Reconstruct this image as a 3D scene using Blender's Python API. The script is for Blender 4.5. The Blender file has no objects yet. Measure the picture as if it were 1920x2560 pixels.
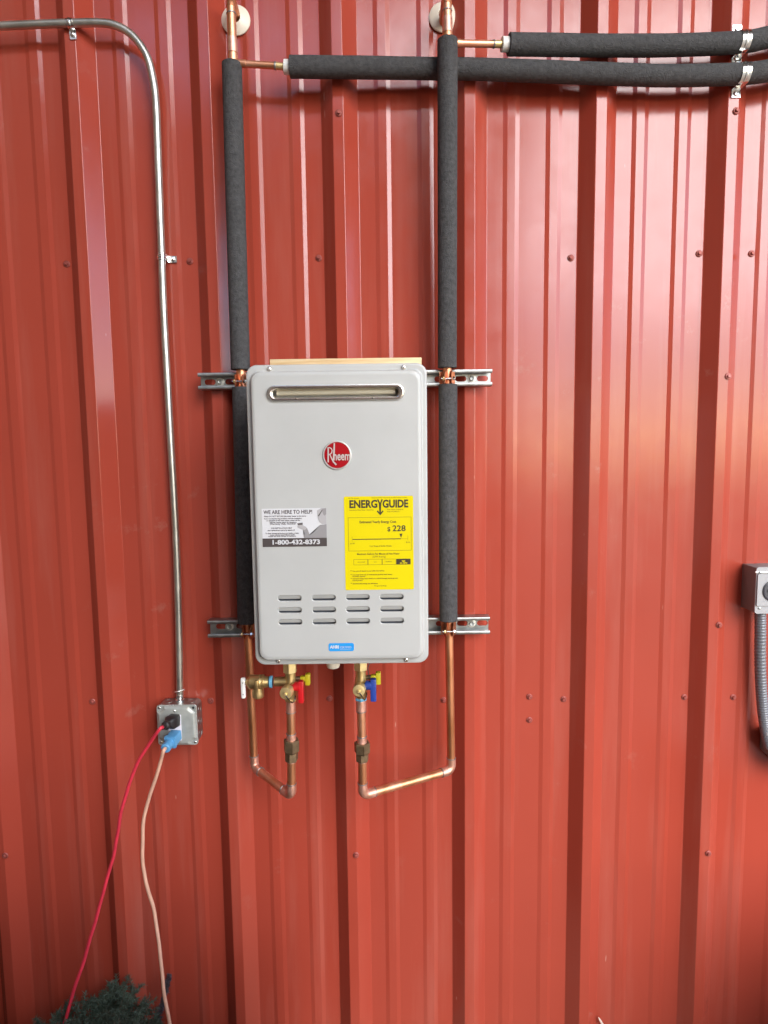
import bpy, bmesh, math, random
from mathutils import Vector, Matrix, noise
from mathutils.geometry import tessellate_polygon

random.seed(7)
sc = bpy.context.scene
COL = sc.collection
R = math.radians

# ------------------------------------------------------------------ camera
FPX, DIST, CAMZ = 1560.0, 1.557, 1.75       # focal length for a 1920 px wide frame, distance to wall, eye height
PITCH, ROLL = 0.0967, 0.0131
_F = Vector((0, math.cos(PITCH), -math.sin(PITCH)))
_R0 = Vector((1, 0, 0)); _U0 = _R0.cross(_F)
_R = _R0 * math.cos(ROLL) - _U0 * math.sin(ROLL)
_U = _U0 * math.cos(ROLL) + _R0 * math.sin(ROLL)
CAM = Vector((0, -DIST, CAMZ))
cd = bpy.data.cameras.new('camera')
cam = bpy.data.objects.new('camera', cd); COL.objects.link(cam)
cd.sensor_fit = 'HORIZONTAL'; cd.sensor_width = 36.0; cd.lens = FPX / 1920 * 36
cd.clip_start = 0.02; cd.clip_end = 500
M3 = Matrix((_R, _U, -_F)).transposed()
cam.matrix_world = Matrix.Translation(CAM) @ M3.to_4x4()
sc.camera = cam

# ------------------------------------------------------------------ sky, sun, exposure
SUN_AZ, SUN_EL = R(26), R(33)               # hazy bright light from the open front right
world = bpy.data.worlds.new('World'); sc.world = world; world.use_nodes = True
wn = world.node_tree.nodes; wl = world.node_tree.links; wn.clear()
sky = wn.new('ShaderNodeTexSky'); sky.sky_type = 'NISHITA'; sky.sun_disc = False
sky.sun_elevation = SUN_EL; sky.sun_rotation = math.pi - SUN_AZ
sky.dust_density = 0.5; sky.air_density = 1.0; sky.ozone_density = 1.5
bg = wn.new('ShaderNodeBackground'); bg.inputs['Strength'].default_value = 0.15
wo = wn.new('ShaderNodeOutputWorld')
wl.new(sky.outputs[0], bg.inputs['Color']); wl.new(bg.outputs[0], wo.inputs['Surface'])
sd = bpy.data.lights.new('sun', 'SUN'); sd.energy = 1.05; sd.angle = R(45); sd.color = (1.0, 0.965, 0.915)
sun = bpy.data.objects.new('sun', sd); COL.objects.link(sun)
_s = Vector((math.sin(SUN_AZ) * math.cos(SUN_EL), -math.cos(SUN_AZ) * math.cos(SUN_EL), math.sin(SUN_EL)))
sun.rotation_euler = (-_s).to_track_quat('-Z', 'Y').to_euler(); sun.location = _s * 20
sc.view_settings.view_transform = 'Standard'; sc.view_settings.look = 'None'
sc.view_settings.gamma = 1.0; sc.view_settings.use_curve_mapping = False
sc.view_settings.exposure = 2.15

# ------------------------------------------------------------------ helpers
def at(u, v, Y):
    """point of the photograph (1920 x 2560) on the vertical plane y = Y in front of the wall"""
    d = _F * FPX + _R * (u - 960) + _U * (1280 - v)
    return CAM + d * ((Y - CAM.y) / d.y)

def px(n, Y):
    return n * (DIST + Y) / FPX

def new():
    return bmesh.new()

def root_of(o):
    while o.parent: o = o.parent
    return o

def obj(name, bm, mat, parent=None, label=None, sharp=38, smooth=True, center=True):
    bmesh.ops.remove_doubles(bm, verts=bm.verts, dist=1e-6)
    bmesh.ops.recalc_face_normals(bm, faces=bm.faces)
    if parent is not None:
        off = root_of(parent).location.copy()
    elif center and len(bm.verts):
        lo = Vector([min(v.co[i] for v in bm.verts) for i in range(3)])
        hi = Vector([max(v.co[i] for v in bm.verts) for i in range(3)])
        off = (lo + hi) / 2; off.z = lo.z
    else:
        off = Vector((0, 0, 0))
    bmesh.ops.translate(bm, verts=bm.verts, vec=-off)
    me = bpy.data.meshes.new(name); bm.to_mesh(me); bm.free()
    if smooth:
        me.polygons.foreach_set('use_smooth', [True] * len(me.polygons))
        me.set_sharp_from_angle(angle=R(sharp))
    me.materials.append(mat)
    o = bpy.data.objects.new(name, me); COL.objects.link(o)
    if parent is not None: o.parent = parent
    else: o.location = off
    if label: o['label'] = label
    return o

def tag(o, label, cat, group=None):
    o['label'] = label; o['category'] = cat
    if group: o['group'] = group
    return o

def struct(o):
    o['kind'] = 'structure'; return o

def thing(name, label, cat, loc, group=None):
    o = bpy.data.objects.new(name, None); COL.objects.link(o)
    o.empty_display_size = 0.05; o.location = Vector(loc)
    return tag(o, label, cat, group)

def loft(bm, loops, cap0=True, cap1=True, closed=True):
    vs = [[bm.verts.new(p) for p in lp] for lp in loops]
    n = len(vs[0])
    for a, b in zip(vs, vs[1:]):
        for i in range(n if closed else n - 1):
            j = (i + 1) % n
            bm.faces.new((a[i], a[j], b[j], b[i]))
    if cap0: bm.faces.new(vs[0][::-1])
    if cap1: bm.faces.new(vs[-1])
    return vs

def box(bm, lo, hi, bev=0.0, mat=None, seg=2):
    t = bmesh.new(); bmesh.ops.create_cube(t, size=1)
    lo = Vector(lo); hi = Vector(hi); c = (lo + hi) / 2; s = hi - lo
    for v in t.verts: v.co = Vector((v.co.x * s.x, v.co.y * s.y, v.co.z * s.z))
    if bev > 0: bmesh.ops.bevel(t, geom=t.edges[:], offset=bev, segments=seg, affect='EDGES', profile=0.5)
    m = Matrix.Translation(c)
    if mat is not None: m = mat @ m
    t.transform(m)
    me = bpy.data.meshes.new('t'); t.to_mesh(me); t.free(); bm.from_mesh(me); bpy.data.meshes.remove(me)

def frame(axis):
    a = Vector(axis).normalized()
    r = Vector((0, 0, 1)) if abs(a.z) < 0.9 else Vector((1, 0, 0))
    x = a.cross(r).normalized(); y = a.cross(x)
    return a, x, y

def lathe(bm, prof, org, axis, seg=24, phase=0.0, cap=True, xref=None):
    """prof: list of (distance along axis, radius)"""
    a, x, y = frame(axis); org = Vector(org)
    if xref is not None:
        x = (Vector(xref) - a * a.dot(Vector(xref))).normalized(); y = a.cross(x)
    loops = []
    for t, r in prof:
        r = max(r, 1e-5)
        loops.append([org + a * t + x * (r * math.cos(phase + 2 * math.pi * i / seg)) + y * (r * math.sin(phase + 2 * math.pi * i / seg)) for i in range(seg)])
    loft(bm, loops, cap, cap)

def cyl(bm, p, q, r, seg=20, ch=0.0):
    p = Vector(p); q = Vector(q); L = (q - p).length
    pr = [(0, r), (L, r)] if ch <= 0 else [(0, r - ch), (ch, r), (L - ch, r), (L, r - ch)]
    lathe(bm, pr, p, q - p, seg)

def smooth_path(pts, n=8):
    pts = [Vector(p) for p in pts]
    if len(pts) < 3: return pts
    P = [pts[0] * 2 - pts[1]] + pts + [pts[-1] * 2 - pts[-2]]
    out = []
    for i in range(1, len(P) - 2):
        a, b, c, d = P[i - 1], P[i], P[i + 1], P[i + 2]
        for k in range(n):
            t = k / n
            out.append(0.5 * ((2 * b) + (c - a) * t + (2 * a - 5 * b + 4 * c - d) * t * t + (3 * b - a - 3 * c + d) * t ** 3))
    out.append(pts[-1]); return out

def fillet(a, b, c, r, n=8):
    """points of a round corner at b between a and c"""
    a, b, c = Vector(a), Vector(b), Vector(c)
    d1 = (a - b).normalized(); d2 = (c - b).normalized()
    ang = d1.angle(d2); t = r / math.tan(ang / 2)
    p1 = b + d1 * t; p2 = b + d2 * t
    ctr = b + (d1 + d2).normalized() * (r / math.sin(ang / 2))
    u = p1 - ctr; w = p2 - ctr; om = u.angle(w)
    return [ctr + (u * math.sin((1 - k / n) * om) + w * math.sin(k / n * om)) / math.sin(om) for k in range(n + 1)]

def wobble(pts, amp, f):
    return [p + Vector((noise.noise(p * f), noise.noise(p * f + Vector((9, 3, 1))), 0)) * amp for p in pts]

def tube(bm, pts, r, seg=16, caps=True):
    pts = [Vector(p) for p in pts]; n = len(pts)
    rr = r if isinstance(r, (list, tuple)) else [r] * n
    tang = [(pts[min(i + 1, n - 1)] - pts[max(i - 1, 0)]).normalized() for i in range(n)]
    _, x, _ = frame(tang[0]); loops = []
    for i in range(n):
        x = (x - tang[i] * tang[i].dot(x)).normalized(); y = tang[i].cross(x)
        loops.append([pts[i] + x * (rr[i] * math.cos(2 * math.pi * k / seg)) + y * (rr[i] * math.sin(2 * math.pi * k / seg)) for k in range(seg)])
    loft(bm, loops, caps, caps)

def rrect(x0, x1, z0, z1, r, n=6):
    out = []
    for cx, cz, a0 in ((x1 - r, z1 - r, 0), (x0 + r, z1 - r, 90), (x0 + r, z0 + r, 180), (x1 - r, z0 + r, 270)):
        for k in range(n + 1):
            a = R(a0 + 90 * k / n); out.append((cx + r * math.cos(a), cz + r * math.sin(a)))
    return out

def stadium(cx, cz, hw, hh, n=8):
    return rrect(cx - hw, cx + hw, cz - hh, cz + hh, hh * 0.999, n)

def plate(bm, outer, holes, y0, y1):
    """flat plate in the x-z plane with holes, faces at y0 and y1"""
    rings = [outer] + holes
    allp = [p for rg in rings for p in rg]
    tris = tessellate_polygon([[Vector((p[0], p[1], 0)) for p in rg] for rg in rings])
    layers = []
    for y in (y0, y1):
        vs = [bm.verts.new((p[0], y, p[1])) for p in allp]; layers.append(vs)
        for t in tris:
            try: bm.faces.new([vs[i] for i in t])
            except ValueError: pass
    k = 0
    for rg in rings:
        n = len(rg)
        for i in range(n):
            j = (i + 1) % n
            bm.faces.new((layers[0][k + i], layers[0][k + j], layers[1][k + j], layers[1][k + i]))
        k += n

def sheet(bm, outline, y):
    bm.faces.new([bm.verts.new((p[0], y, p[1])) for p in outline])

def lettering(name, body, mat, parent, x, y, z, size, sx=1.0, bold=0.0, align='LEFT', gap=1.0, width=None, tilt=0.0, line=1.0):
    cu = bpy.data.curves.new('t', 'FONT'); cu.body = body; cu.size = size; cu.offset = bold
    cu.align_x = align; cu.space_character = gap; cu.space_line = line; cu.resolution_u = 3
    o = bpy.data.objects.new('t', cu); COL.objects.link(o)
    bpy.context.view_layer.update()
    me0 = o.evaluated_get(bpy.context.evaluated_depsgraph_get()).to_mesh()
    bm = bmesh.new(); bm.from_mesh(me0)
    bpy.data.objects.remove(o)
    if width:
        xs = [v.co.x for v in bm.verts]; sx = width / (max(xs) - min(xs))
    for v in bm.verts:
        X, Z = v.co.x * sx, v.co.y
        v.co = Vector((x + X * math.cos(tilt) - Z * math.sin(tilt), y, z + Z * math.cos(tilt) + X * math.sin(tilt)))
    return obj(name, bm, mat, parent, smooth=False)

# ------------------------------------------------------------------ materials
def mat(name, col, rough=0.5, metal=0.0, spec=0.5, var=0.0, vscale=8.0, bump=0.0, bscale=60.0, vstretch=(1, 1, 1), col2=None, rvar=0.0, coat=0.0, bdist=0.002):
    m = bpy.data.materials.new(name); m.use_nodes = True
    nt = m.node_tree; n = nt.nodes; l = nt.links
    b = n['Principled BSDF']
    b.inputs['Base Color'].default_value = (*col, 1); b.inputs['Roughness'].default_value = rough
    b.inputs['Metallic'].default_value = metal; b.inputs['Specular IOR Level'].default_value = spec
    b.inputs['Coat Weight'].default_value = coat
    tc = n.new('ShaderNodeTexCoord')
    mp = n.new('ShaderNodeMapping'); mp.inputs['Scale'].default_value = vstretch
    l.new(tc.outputs['Object'], mp.inputs['Vector'])
    if var > 0 or rvar > 0:
        t = n.new('ShaderNodeTexNoise'); t.inputs['Scale'].default_value = vscale; t.inputs['Detail'].default_value = 6
        t.inputs['Roughness'].default_value = 0.6
        l.new(mp.outputs[0], t.inputs['Vector'])
        if var > 0:
            r = n.new('ShaderNodeValToRGB'); r.color_ramp.elements[0].position = 0.3; r.color_ramp.elements[1].position = 0.7
            c2 = col2 if col2 else tuple(min(1, c * (1 - var)) for c in col)
            c1 = col if col2 else tuple(min(1, c * (1 + var)) for c in col)
            r.color_ramp.elements[0].color = (*c2, 1); r.color_ramp.elements[1].color = (*c1, 1)
            l.new(t.outputs['Fac'], r.inputs['Fac']); l.new(r.outputs['Color'], b.inputs['Base Color'])
        if rvar > 0:
            mr = n.new('ShaderNodeMapRange'); mr.inputs['From Min'].default_value = 0.3; mr.inputs['From Max'].default_value = 0.7
            mr.inputs['To Min'].default_value = max(0.02, rough - rvar); mr.inputs['To Max'].default_value = rough + rvar
            l.new(t.outputs['Fac'], mr.inputs['Value']); l.new(mr.outputs[0], b.inputs['Roughness'])
    if bump > 0:
        t2 = n.new('ShaderNodeTexNoise'); t2.inputs['Scale'].default_value = bscale; t2.inputs['Detail'].default_value = 4
        l.new(tc.outputs['Object'], t2.inputs['Vector'])
        bp = n.new('ShaderNodeBump'); bp.inputs['Strength'].default_value = bump; bp.inputs['Distance'].default_value = bdist
        l.new(t2.outputs['Fac'], bp.inputs['Height']); l.new(bp.outputs[0], b.inputs['Normal'])
    return m

def wall_mat(name='barn_red_paint', col=(0.328, 0.049, 0.029)):
    m = mat(name, col, 0.3, 0, 0.43)
    nt = m.node_tree; n = nt.nodes; l = nt.links; b = n['Principled BSDF']
    tc = n.new('ShaderNodeTexCoord')
    def nz(scale, stretch, detail=5, rough=0.6):
        mp = n.new('ShaderNodeMapping'); mp.inputs['Scale'].default_value = stretch
        t = n.new('ShaderNodeTexNoise'); t.inputs['Scale'].default_value = scale; t.inputs['Detail'].default_value = detail
        t.inputs['Roughness'].default_value = rough
        l.new(tc.outputs['Object'], mp.inputs['Vector']); l.new(mp.outputs[0], t.inputs['Vector']); return t
    def ramp(src, p0, p1, c0=(0, 0, 0, 1), c1=(1, 1, 1, 1)):
        r = n.new('ShaderNodeValToRGB'); r.color_ramp.elements[0].position = p0; r.color_ramp.elements[1].position = p1
        r.color_ramp.elements[0].color = c0; r.color_ramp.elements[1].color = c1
        l.new(src, r.inputs['Fac']); return r
    def mix(a, c, fac, mode='MIX'):
        x = n.new('ShaderNodeMix'); x.data_type = 'RGBA'; x.blend_type = mode
        if isinstance(fac, float): x.inputs[0].default_value = fac
        else: l.new(fac, x.inputs[0])
        for s, k in ((a, 6), (c, 7)):
            if isinstance(s, tuple): x.inputs[k].default_value = s
            else: l.new(s, x.inputs[k])
        return x.outputs[2]
    big = nz(1.7, (1, 1, 0.7), 4); base = ramp(big.outputs['Fac'], 0.3, 0.7, (col[0] * 0.93, col[1] * 0.92, col[2] * 0.9, 1), (col[0] * 1.05, col[1] * 1.07, col[2] * 1.08, 1))
    # pale dust that runs down the sheet and chalky hand smudges
    dust = nz(9, (1.6, 1, 0.12), 6); dr = ramp(dust.outputs['Fac'], 0.52, 0.85)
    dm = n.new('ShaderNodeMath'); dm.operation = 'MULTIPLY'; dm.inputs[1].default_value = 0.15; l.new(dr.outputs['Color'], dm.inputs[0])
    c1 = mix(base.outputs['Color'], (0.50, 0.30, 0.24, 1), dm.outputs[0])
    sm = nz(13, (1, 1, 1), 7, 0.7); sr = ramp(sm.outputs['Fac'], 0.60, 0.72)
    zone = nz(1.3, (1, 1, 1), 2); zr = ramp(zone.outputs['Fac'], 0.50, 0.62)
    sx = n.new('ShaderNodeMath'); sx.operation = 'MULTIPLY'; l.new(sr.outputs['Color'], sx.inputs[0]); l.new(zr.outputs['Color'], sx.inputs[1])
    sm2 = n.new('ShaderNodeMath'); sm2.operation = 'MULTIPLY'; sm2.inputs[1].default_value = 0.26; l.new(sx.outputs[0], sm2.inputs[0])
    c2 = mix(c1, (0.36, 0.22, 0.18, 1), sm2.outputs[0])
    # small nicks and scuffs
    scn = nz(55, (1.2, 1, 0.22), 2, 0.4); scr = ramp(scn.outputs['Fac'], 0.79, 0.815)
    scm = n.new('ShaderNodeMath'); scm.operation = 'MULTIPLY'; scm.inputs[1].default_value = 0.35; l.new(scr.outputs['Color'], scm.inputs[0])
    c3 = mix(c2, (0.62, 0.42, 0.34, 1), scm.outputs[0])
    l.new(c3, b.inputs['Base Color'])
    rr = n.new('ShaderNodeMapRange'); rr.inputs['To Min'].default_value = 0.12; rr.inputs['To Max'].default_value = 0.25
    rr.inputs['From Min'].default_value = 0.3; rr.inputs['From Max'].default_value = 0.7
    l.new(sm.outputs['Fac'], rr.inputs['Value']); l.new(rr.outputs[0], b.inputs['Roughness'])
    fine = nz(900, (1, 1, 1), 2)
    bp = n.new('ShaderNodeBump'); bp.inputs['Strength'].default_value = 0.06; bp.inputs['Distance'].default_value = 0.0005
    l.new(fine.outputs['Fac'], bp.inputs['Height']); l.new(bp.outputs[0], b.inputs['Normal'])
    return m

M = {}
M['wall'] = wall_mat()
M['screw'] = mat('painted_screw', (0.30, 0.07, 0.055), 0.4, 0.2)
M['screwdark'] = mat('weathered_screw', (0.26, 0.055, 0.040), 0.5, 0.3)
M['ground'] = mat('dry_ground', (0.32, 0.26, 0.19), 0.95, var=0.35, vscale=3, bump=0.6, bscale=25, bdist=0.02)
M['roof'] = mat('added_dark_steel', (0.10, 0.075, 0.06), 0.6)  # dark tone shared by the added roof, chests, bench and outbuilding trim
M['dark'] = mat('added_wall_tan', (0.22, 0.16, 0.11), 0.7)  # tone of the unseen end wall added on the left
M['shade_shed'] = mat('pale_fill_boards', (0.58, 0.50, 0.40), 0.8, var=0.2, vscale=4)  # pale so the added outbuilding returns some fill light
M['foam'] = mat('black_pipe_foam', (0.058, 0.0555, 0.056), 0.85, spec=0.35, var=0.35, vscale=120, bump=1.0, bscale=380, bdist=0.003)
M['copper'] = mat('copper', (0.86, 0.43, 0.29), 0.42, 0.9, var=1, vscale=28, col2=(0.66, 0.29, 0.12), rvar=0.08, vstretch=(1, 1, 0.35), bump=0.08, bscale=200, bdist=0.0006)
M['copperold'] = mat('tarnished_copper', (0.74, 0.33, 0.18), 0.42, 0.9, var=1, vscale=40, col2=(0.54, 0.21, 0.085), rvar=0.08, vstretch=(1, 1, 0.25))
M['copperpink'] = mat('fluxed_copper', (0.84, 0.48, 0.38), 0.45, 0.85, var=1, vscale=60, col2=(0.64, 0.31, 0.20), rvar=0.1)
M['solder'] = mat('solder', (0.34, 0.31, 0.30), 0.4, 0.8, var=0.4, vscale=120)
M['clampcu'] = mat('copper_plated_clamp', (0.62, 0.24, 0.13), 0.33, 1.0, var=0.2, vscale=50)
M['brass'] = mat('brass', (0.74, 0.55, 0.26), 0.42, 0.9, var=1, vscale=45, col2=(0.50, 0.34, 0.14), rvar=0.1, bump=0.15, bscale=300, bdist=0.0008)
M['brassb'] = mat('bright_brass', (0.86, 0.66, 0.32), 0.45, 0.85, var=0.15, vscale=60)
M['bronze'] = mat('dull_bronze', (0.20, 0.135, 0.075), 0.5, 0.75, var=0.3, vscale=70, bump=0.2, bscale=300, bdist=0.0008)
M['galv'] = mat('galvanised_steel', (0.40, 0.41, 0.40), 0.42, 1.0, var=0.18, vscale=50, rvar=0.08)
M['galvb'] = mat('bright_zinc', (0.80, 0.80, 0.78), 0.22, 1.0, var=0.1, vscale=50)
M['emt'] = mat('conduit_zinc', (0.58, 0.56, 0.50), 0.40, 0.95, var=0.14, vscale=30, rvar=0.05)
M['grey'] = mat('heater_grey_paint', (0.410, 0.405, 0.388), 0.40, 0.0, 0.5, var=0.045, vscale=6, rvar=0.10, bump=0.05, bscale=700, bdist=0.0005)
M['inside'] = mat('heater_inside', (0.10, 0.105, 0.13), 0.6)
M['stainless'] = mat('stainless', (0.66, 0.62, 0.57), 0.22, 1.0, var=0.08, vscale=30)
M['cream'] = mat('cream_deflector', (0.62, 0.56, 0.42), 0.35, 0.4)
M['black'] = mat('black_plastic', (0.012, 0.012, 0.013), 0.4)
M['white'] = mat('white_plastic', (0.72, 0.70, 0.66), 0.4)
M['whiteb'] = mat('white_nylon', (0.80, 0.79, 0.76), 0.35)
M['ivory'] = mat('escutcheon_white', (0.74, 0.66, 0.54), 0.4)
M['redp'] = mat('red_handle', (0.50, 0.010, 0.014), 0.35)
M['bluep'] = mat('blue_handle', (0.02, 0.05, 0.27), 0.35)
M['yellowp'] = mat('yellow_handle', (0.55, 0.46, 0.015), 0.4)
M['tape'] = mat('blue_thread_tape', (0.15, 0.42, 0.62), 0.5)
M['ylabel'] = mat('yellow_label', (0.62, 0.50, 0.0), 0.6, spec=0.15)
M['ink'] = mat('brown_black_ink', (0.035, 0.022, 0.004), 0.6)
M['inky'] = mat('thin_olive_ink', (0.10, 0.072, 0.001), 0.6)
M['wlabel'] = mat('white_label', (0.56, 0.55, 0.56), 0.45)
M['gink'] = mat('grey_ink', (0.10, 0.085, 0.085), 0.6)
M['gink2'] = mat('pale_grey_ink', (0.24, 0.225, 0.225), 0.6)
M['gink3'] = mat('light_grey_ink', (0.36, 0.34, 0.34), 0.6)
M['bink'] = mat('dark_band_ink', (0.055, 0.042, 0.04), 0.5)
M['badge'] = mat('red_enamel', (0.42, 0.006, 0.012), 0.18, 0.3, coat=0.6)
M['silver'] = mat('silver_trim', (0.62, 0.60, 0.57), 0.35, 0.5)
M['cert'] = mat('blue_sticker', (0.01, 0.25, 0.62), 0.4)
M['wood'] = mat('pine_board', (0.72, 0.55, 0.33), 0.6, var=1, vscale=7, col2=(0.52, 0.33, 0.14), vstretch=(1.5, 8, 22))
M['plugblack'] = mat('black_rubber', (0.014, 0.012, 0.013), 0.45)
M['redcord'] = mat('red_cord', (0.60, 0.030, 0.055), 0.45, var=0.2, vscale=25)
M['plugblue'] = mat('blue_plug', (0.09, 0.28, 0.50), 0.45)
M['peach'] = mat('faded_orange_cord', (0.60, 0.33, 0.23), 0.5, var=0.12, vscale=20)
M['recept'] = mat('white_receptacle', (0.66, 0.63, 0.68), 0.35)
M['greybox'] = mat('grey_weatherproof_paint', (0.17, 0.155, 0.15), 0.5)
M['socket'] = mat('dark_socket', (0.045, 0.042, 0.05), 0.4)
M['cover'] = mat('pressed_zinc_cover', (0.42, 0.43, 0.40), 0.45, 0.45, var=0.12, vscale=40)
M['washer'] = mat('bright_bolt', (0.62, 0.60, 0.54), 0.4, 0.4)
M['greyface'] = mat('pale_grey_cover', (0.31, 0.30, 0.305), 0.45)
M['flex'] = mat('grey_flexible_conduit', (0.15, 0.15, 0.165), 0.30, 0.15)
M['needle'] = mat('dusty_green_needles', (0.045, 0.070, 0.048), 0.65, var=0.5, vscale=14)
M['needle2'] = mat('purple_brown_tinsel', (0.055, 0.040, 0.050), 0.6, var=0.4, vscale=30)
M['bark'] = mat('brown_stem', (0.06, 0.045, 0.03), 0.8)
M['twig'] = mat('pale_peeled_stick', (0.62, 0.52, 0.44), 0.6)

# ------------------------------------------------------------------ setting: ground, added roof and end wall
bm = new(); box(bm, (-40, -60, -0.3), (40, 0.5, 0.0)); struct(obj('ground', bm, M['ground'], center=False))

# ------------------------------------------------------------------ ribbed metal wall
RIB_H, PITCHX, X0 = 0.0317, 0.3048, -0.7163
OFFL, TOPW, OFFR = 0.0295, 0.0250, 0.0320
WALL_TOP = 5.3
wall = thing('metal_wall', 'barn red painted steel wall of upright ribbed panels behind the heater', 'wall', (0, 0, 0))

SCREWS = [(167, 660, 0, 1), (475, 653, 0, 1), (797, 645, 0, 1), (1427, 645, 0, 1), (1748, 634, 0, 1), (1879, 634, 0, 1),
          (847, 283, 1, 1), (1840, 278, 1, 1), (1820, 941, 1, 0), (1797, 1562, 1, 0), (1770, 2133, 1, 0), (890, 2137, 1, 0), (14, 2138, 1, 0),
          (1323.5, 1742, 0, 0), (1409, 1748, 0, 0), (1711, 1743, 0, 0), (1833, 1743, 0, 0), (824, 1746, 0, 0), (527, 1752, 0, 0),
          (231, 1754, 0, 0), (1323.5, 1800, 0, 0), (1109, 1750, 0, 0)]
SCR = []
for u, v, top, dk in SCREWS:
    SCR.append((at(u, v, -RIB_H if top else 0.0), top, dk))

def round_corner_2d(a, b, c, r, n=3):
    return [(p.x, p.y) for p in fillet((a[0], a[1], 0), (b[0], b[1], 0), (c[0], c[1], 0), r, n)]

def panel_profile():
    raw = [(-OFFL - 0.006, 0.0)]
    for k in range(3):
        o = k * PITCHX
        raw += [(o - OFFL, 0), (o, RIB_H), (o + TOPW, RIB_H), (o + TOPW + OFFR, 0)]
        for c in (0.1024 + 0.0125, 0.2038 + 0.0125):
            raw += [(o + c - 0.0195, 0), (o + c - 0.0095, 0.0026), (o + c + 0.0095, 0.0026), (o + c + 0.0195, 0)]
    raw.append((3 * PITCHX - OFFL - 0.003, 0.0))
    out = [raw[0]]
    for i in range(1, len(raw) - 1):
        r = 0.0034
        out += round_corner_2d(raw[i - 1], raw[i], raw[i + 1], r, 3)
    out.append(raw[-1])
    dens = [out[0]]
    for p, q in zip(out, out[1:]):
        L = math.dist(p, q); m = max(1, int(L / 0.013))
        for k in range(1, m + 1): dens.append((p[0] + (q[0] - p[0]) * k / m, p[1] + (q[1] - p[1]) * k / m))
    return dens
PROF = panel_profile()
for k in range(-3, 6):
    rib0 = 2 + 3 * k; xo = X0 + PITCHX * rib0
    vis = -1 <= k <= 1
    step = 0.028 if vis else 0.22
    rows = int(WALL_TOP / step)
    bm = new(); loops = []
    near = [s for s in SCR if not s[1] and xo - 0.1 < s[0].x < xo + 1.0]
    for j in range(rows + 1):
        z = WALL_TOP * j / rows; lp = []
        for (x, h) in PROF:
            X = x + xo
            w = noise.noise(Vector((X * 3.6, 3.1, z * 1.5))) * 0.0011 + noise.noise(Vector((X * 9.0, 7.7, z * 3.2))) * 0.00045
            lift = 0.0003 if x < 0.07 else 0.0
            if vis and h < 0.006:
                for s in near:
                    d2 = (s[0].x - X) ** 2 + (s[0].z - z) ** 2
                    if d2 < 0.004: w += 0.0013 * math.exp(-d2 / 0.00045)
            lp.append((X, -(h + lift) + w, z))
        loops.append(lp)
    loft(bm, loops, False, False, closed=False)
    o = obj('wall_panel', bm, M['wall'], wall, smooth=True, sharp=80)
    # faces must look outwards to the front
    me = o.data
    if sum(p.normal.y * p.area for p in me.polygons) > 0: me.flip_normals()
    wm = o.modifiers.new('weighted', 'WEIGHTED_NORMAL'); wm.weight = 100

def screw_mesh(name, m):
    b = new()
    lathe(b, [(0, 0.0078), (0.0010, 0.0080), (0.0022, 0.0066), (0.0024, 0.0048)], (0, 0, 0), (0, -1, 0), 18)
    lathe(b, [(0.0016, 0.0044), (0.0058, 0.0044), (0.0066, 0.0036)], (0, 0, 0), (0, -1, 0), 6)
    me = bpy.data.meshes.new(name); b.to_mesh(me); b.free(); me.materials.append(m); return me
sm_a, sm_b = screw_mesh('screw', M['screw']), screw_mesh('screw_dark', M['screwdark'])
for p, top, dk in SCR:
    o = bpy.data.objects.new('screw', sm_b if dk else sm_a); COL.objects.link(o); o.parent = wall
    o.location = (p.x, (-RIB_H - 0.0008) if top else 0.0006, p.z); o.rotation_euler = (R(random.uniform(-4, 4)), R(random.uniform(0, 60)), R(random.uniform(-4, 4)))

# unseen lean-to roof and end wall, added to block light from above and left
bm = new()
box(bm, (-2.9, -3.4, 5.32), (9.0, 0.25, 5.40))
roof = thing('added_roof', 'unseen dark lean-to roof added above to block the sky', 'roof', (0, 0, 5.32))
obj('roof_sheet', bm, M['roof'], roof)
bm = new(); box(bm, (-2.9, -3.42, 5.12), (9.0, -3.28, 5.32)); obj('edge_beam', bm, M['roof'], roof)
for x in (-1.7, -0.5, 0.7, 1.9, 3.1, 4.3):
    bm = new(); box(bm, (x, -3.27, 5.17), (x + 0.06, -0.04, 5.319)); obj('rafter', bm, M['roof'], roof)
bm = new(); box(bm, (-1.95, -3.2, 0.0), (-1.85, -0.05, 5.10), 0.01)
tag(obj('added_end_wall', bm, M['dark'], center=False), 'unseen tan end wall added to block light from the left', 'wall')

# unseen storage chests, added to shade the lower corners of the wall
def chest(label, x0, x1, y0, y1, h):
    t = thing('shade_chest', label, 'chest', ((x0 + x1) / 2, (y0 + y1) / 2, 0))
    bm = new(); box(bm, (x0 + 0.02, y0 + 0.02, 0.0), (x1 - 0.02, y1 - 0.02, h - 0.07), 0.012); obj('chest_body', bm, M['roof'], t)
    bm = new(); box(bm, (x0, y0, h - 0.069), (x1, y1, h), 0.015); obj('lid', bm, M['roof'], t)
    for f_ in (0.3, 0.7):
        bm = new(); box(bm, (x0 + (x1 - x0) * f_ - 0.02, y0 - 0.008, h - 0.13), (x0 + (x1 - x0) * f_ + 0.02, y0 - 0.001, h - 0.05), 0.003); obj('latch', bm, M['galv'], t)
chest('tall dark storage chest added out of view on the left to block light', -1.60, -0.93, -1.05, -0.38, 0.95)
chest('dark storage chest added out of view to darken the lower left corner', -0.90, -0.05, -0.84, -0.40, 0.60)
chest('dark storage chest added out of view to darken the lower right corner', 1.06, 1.75, -1.00, -0.42, 0.66)

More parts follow.
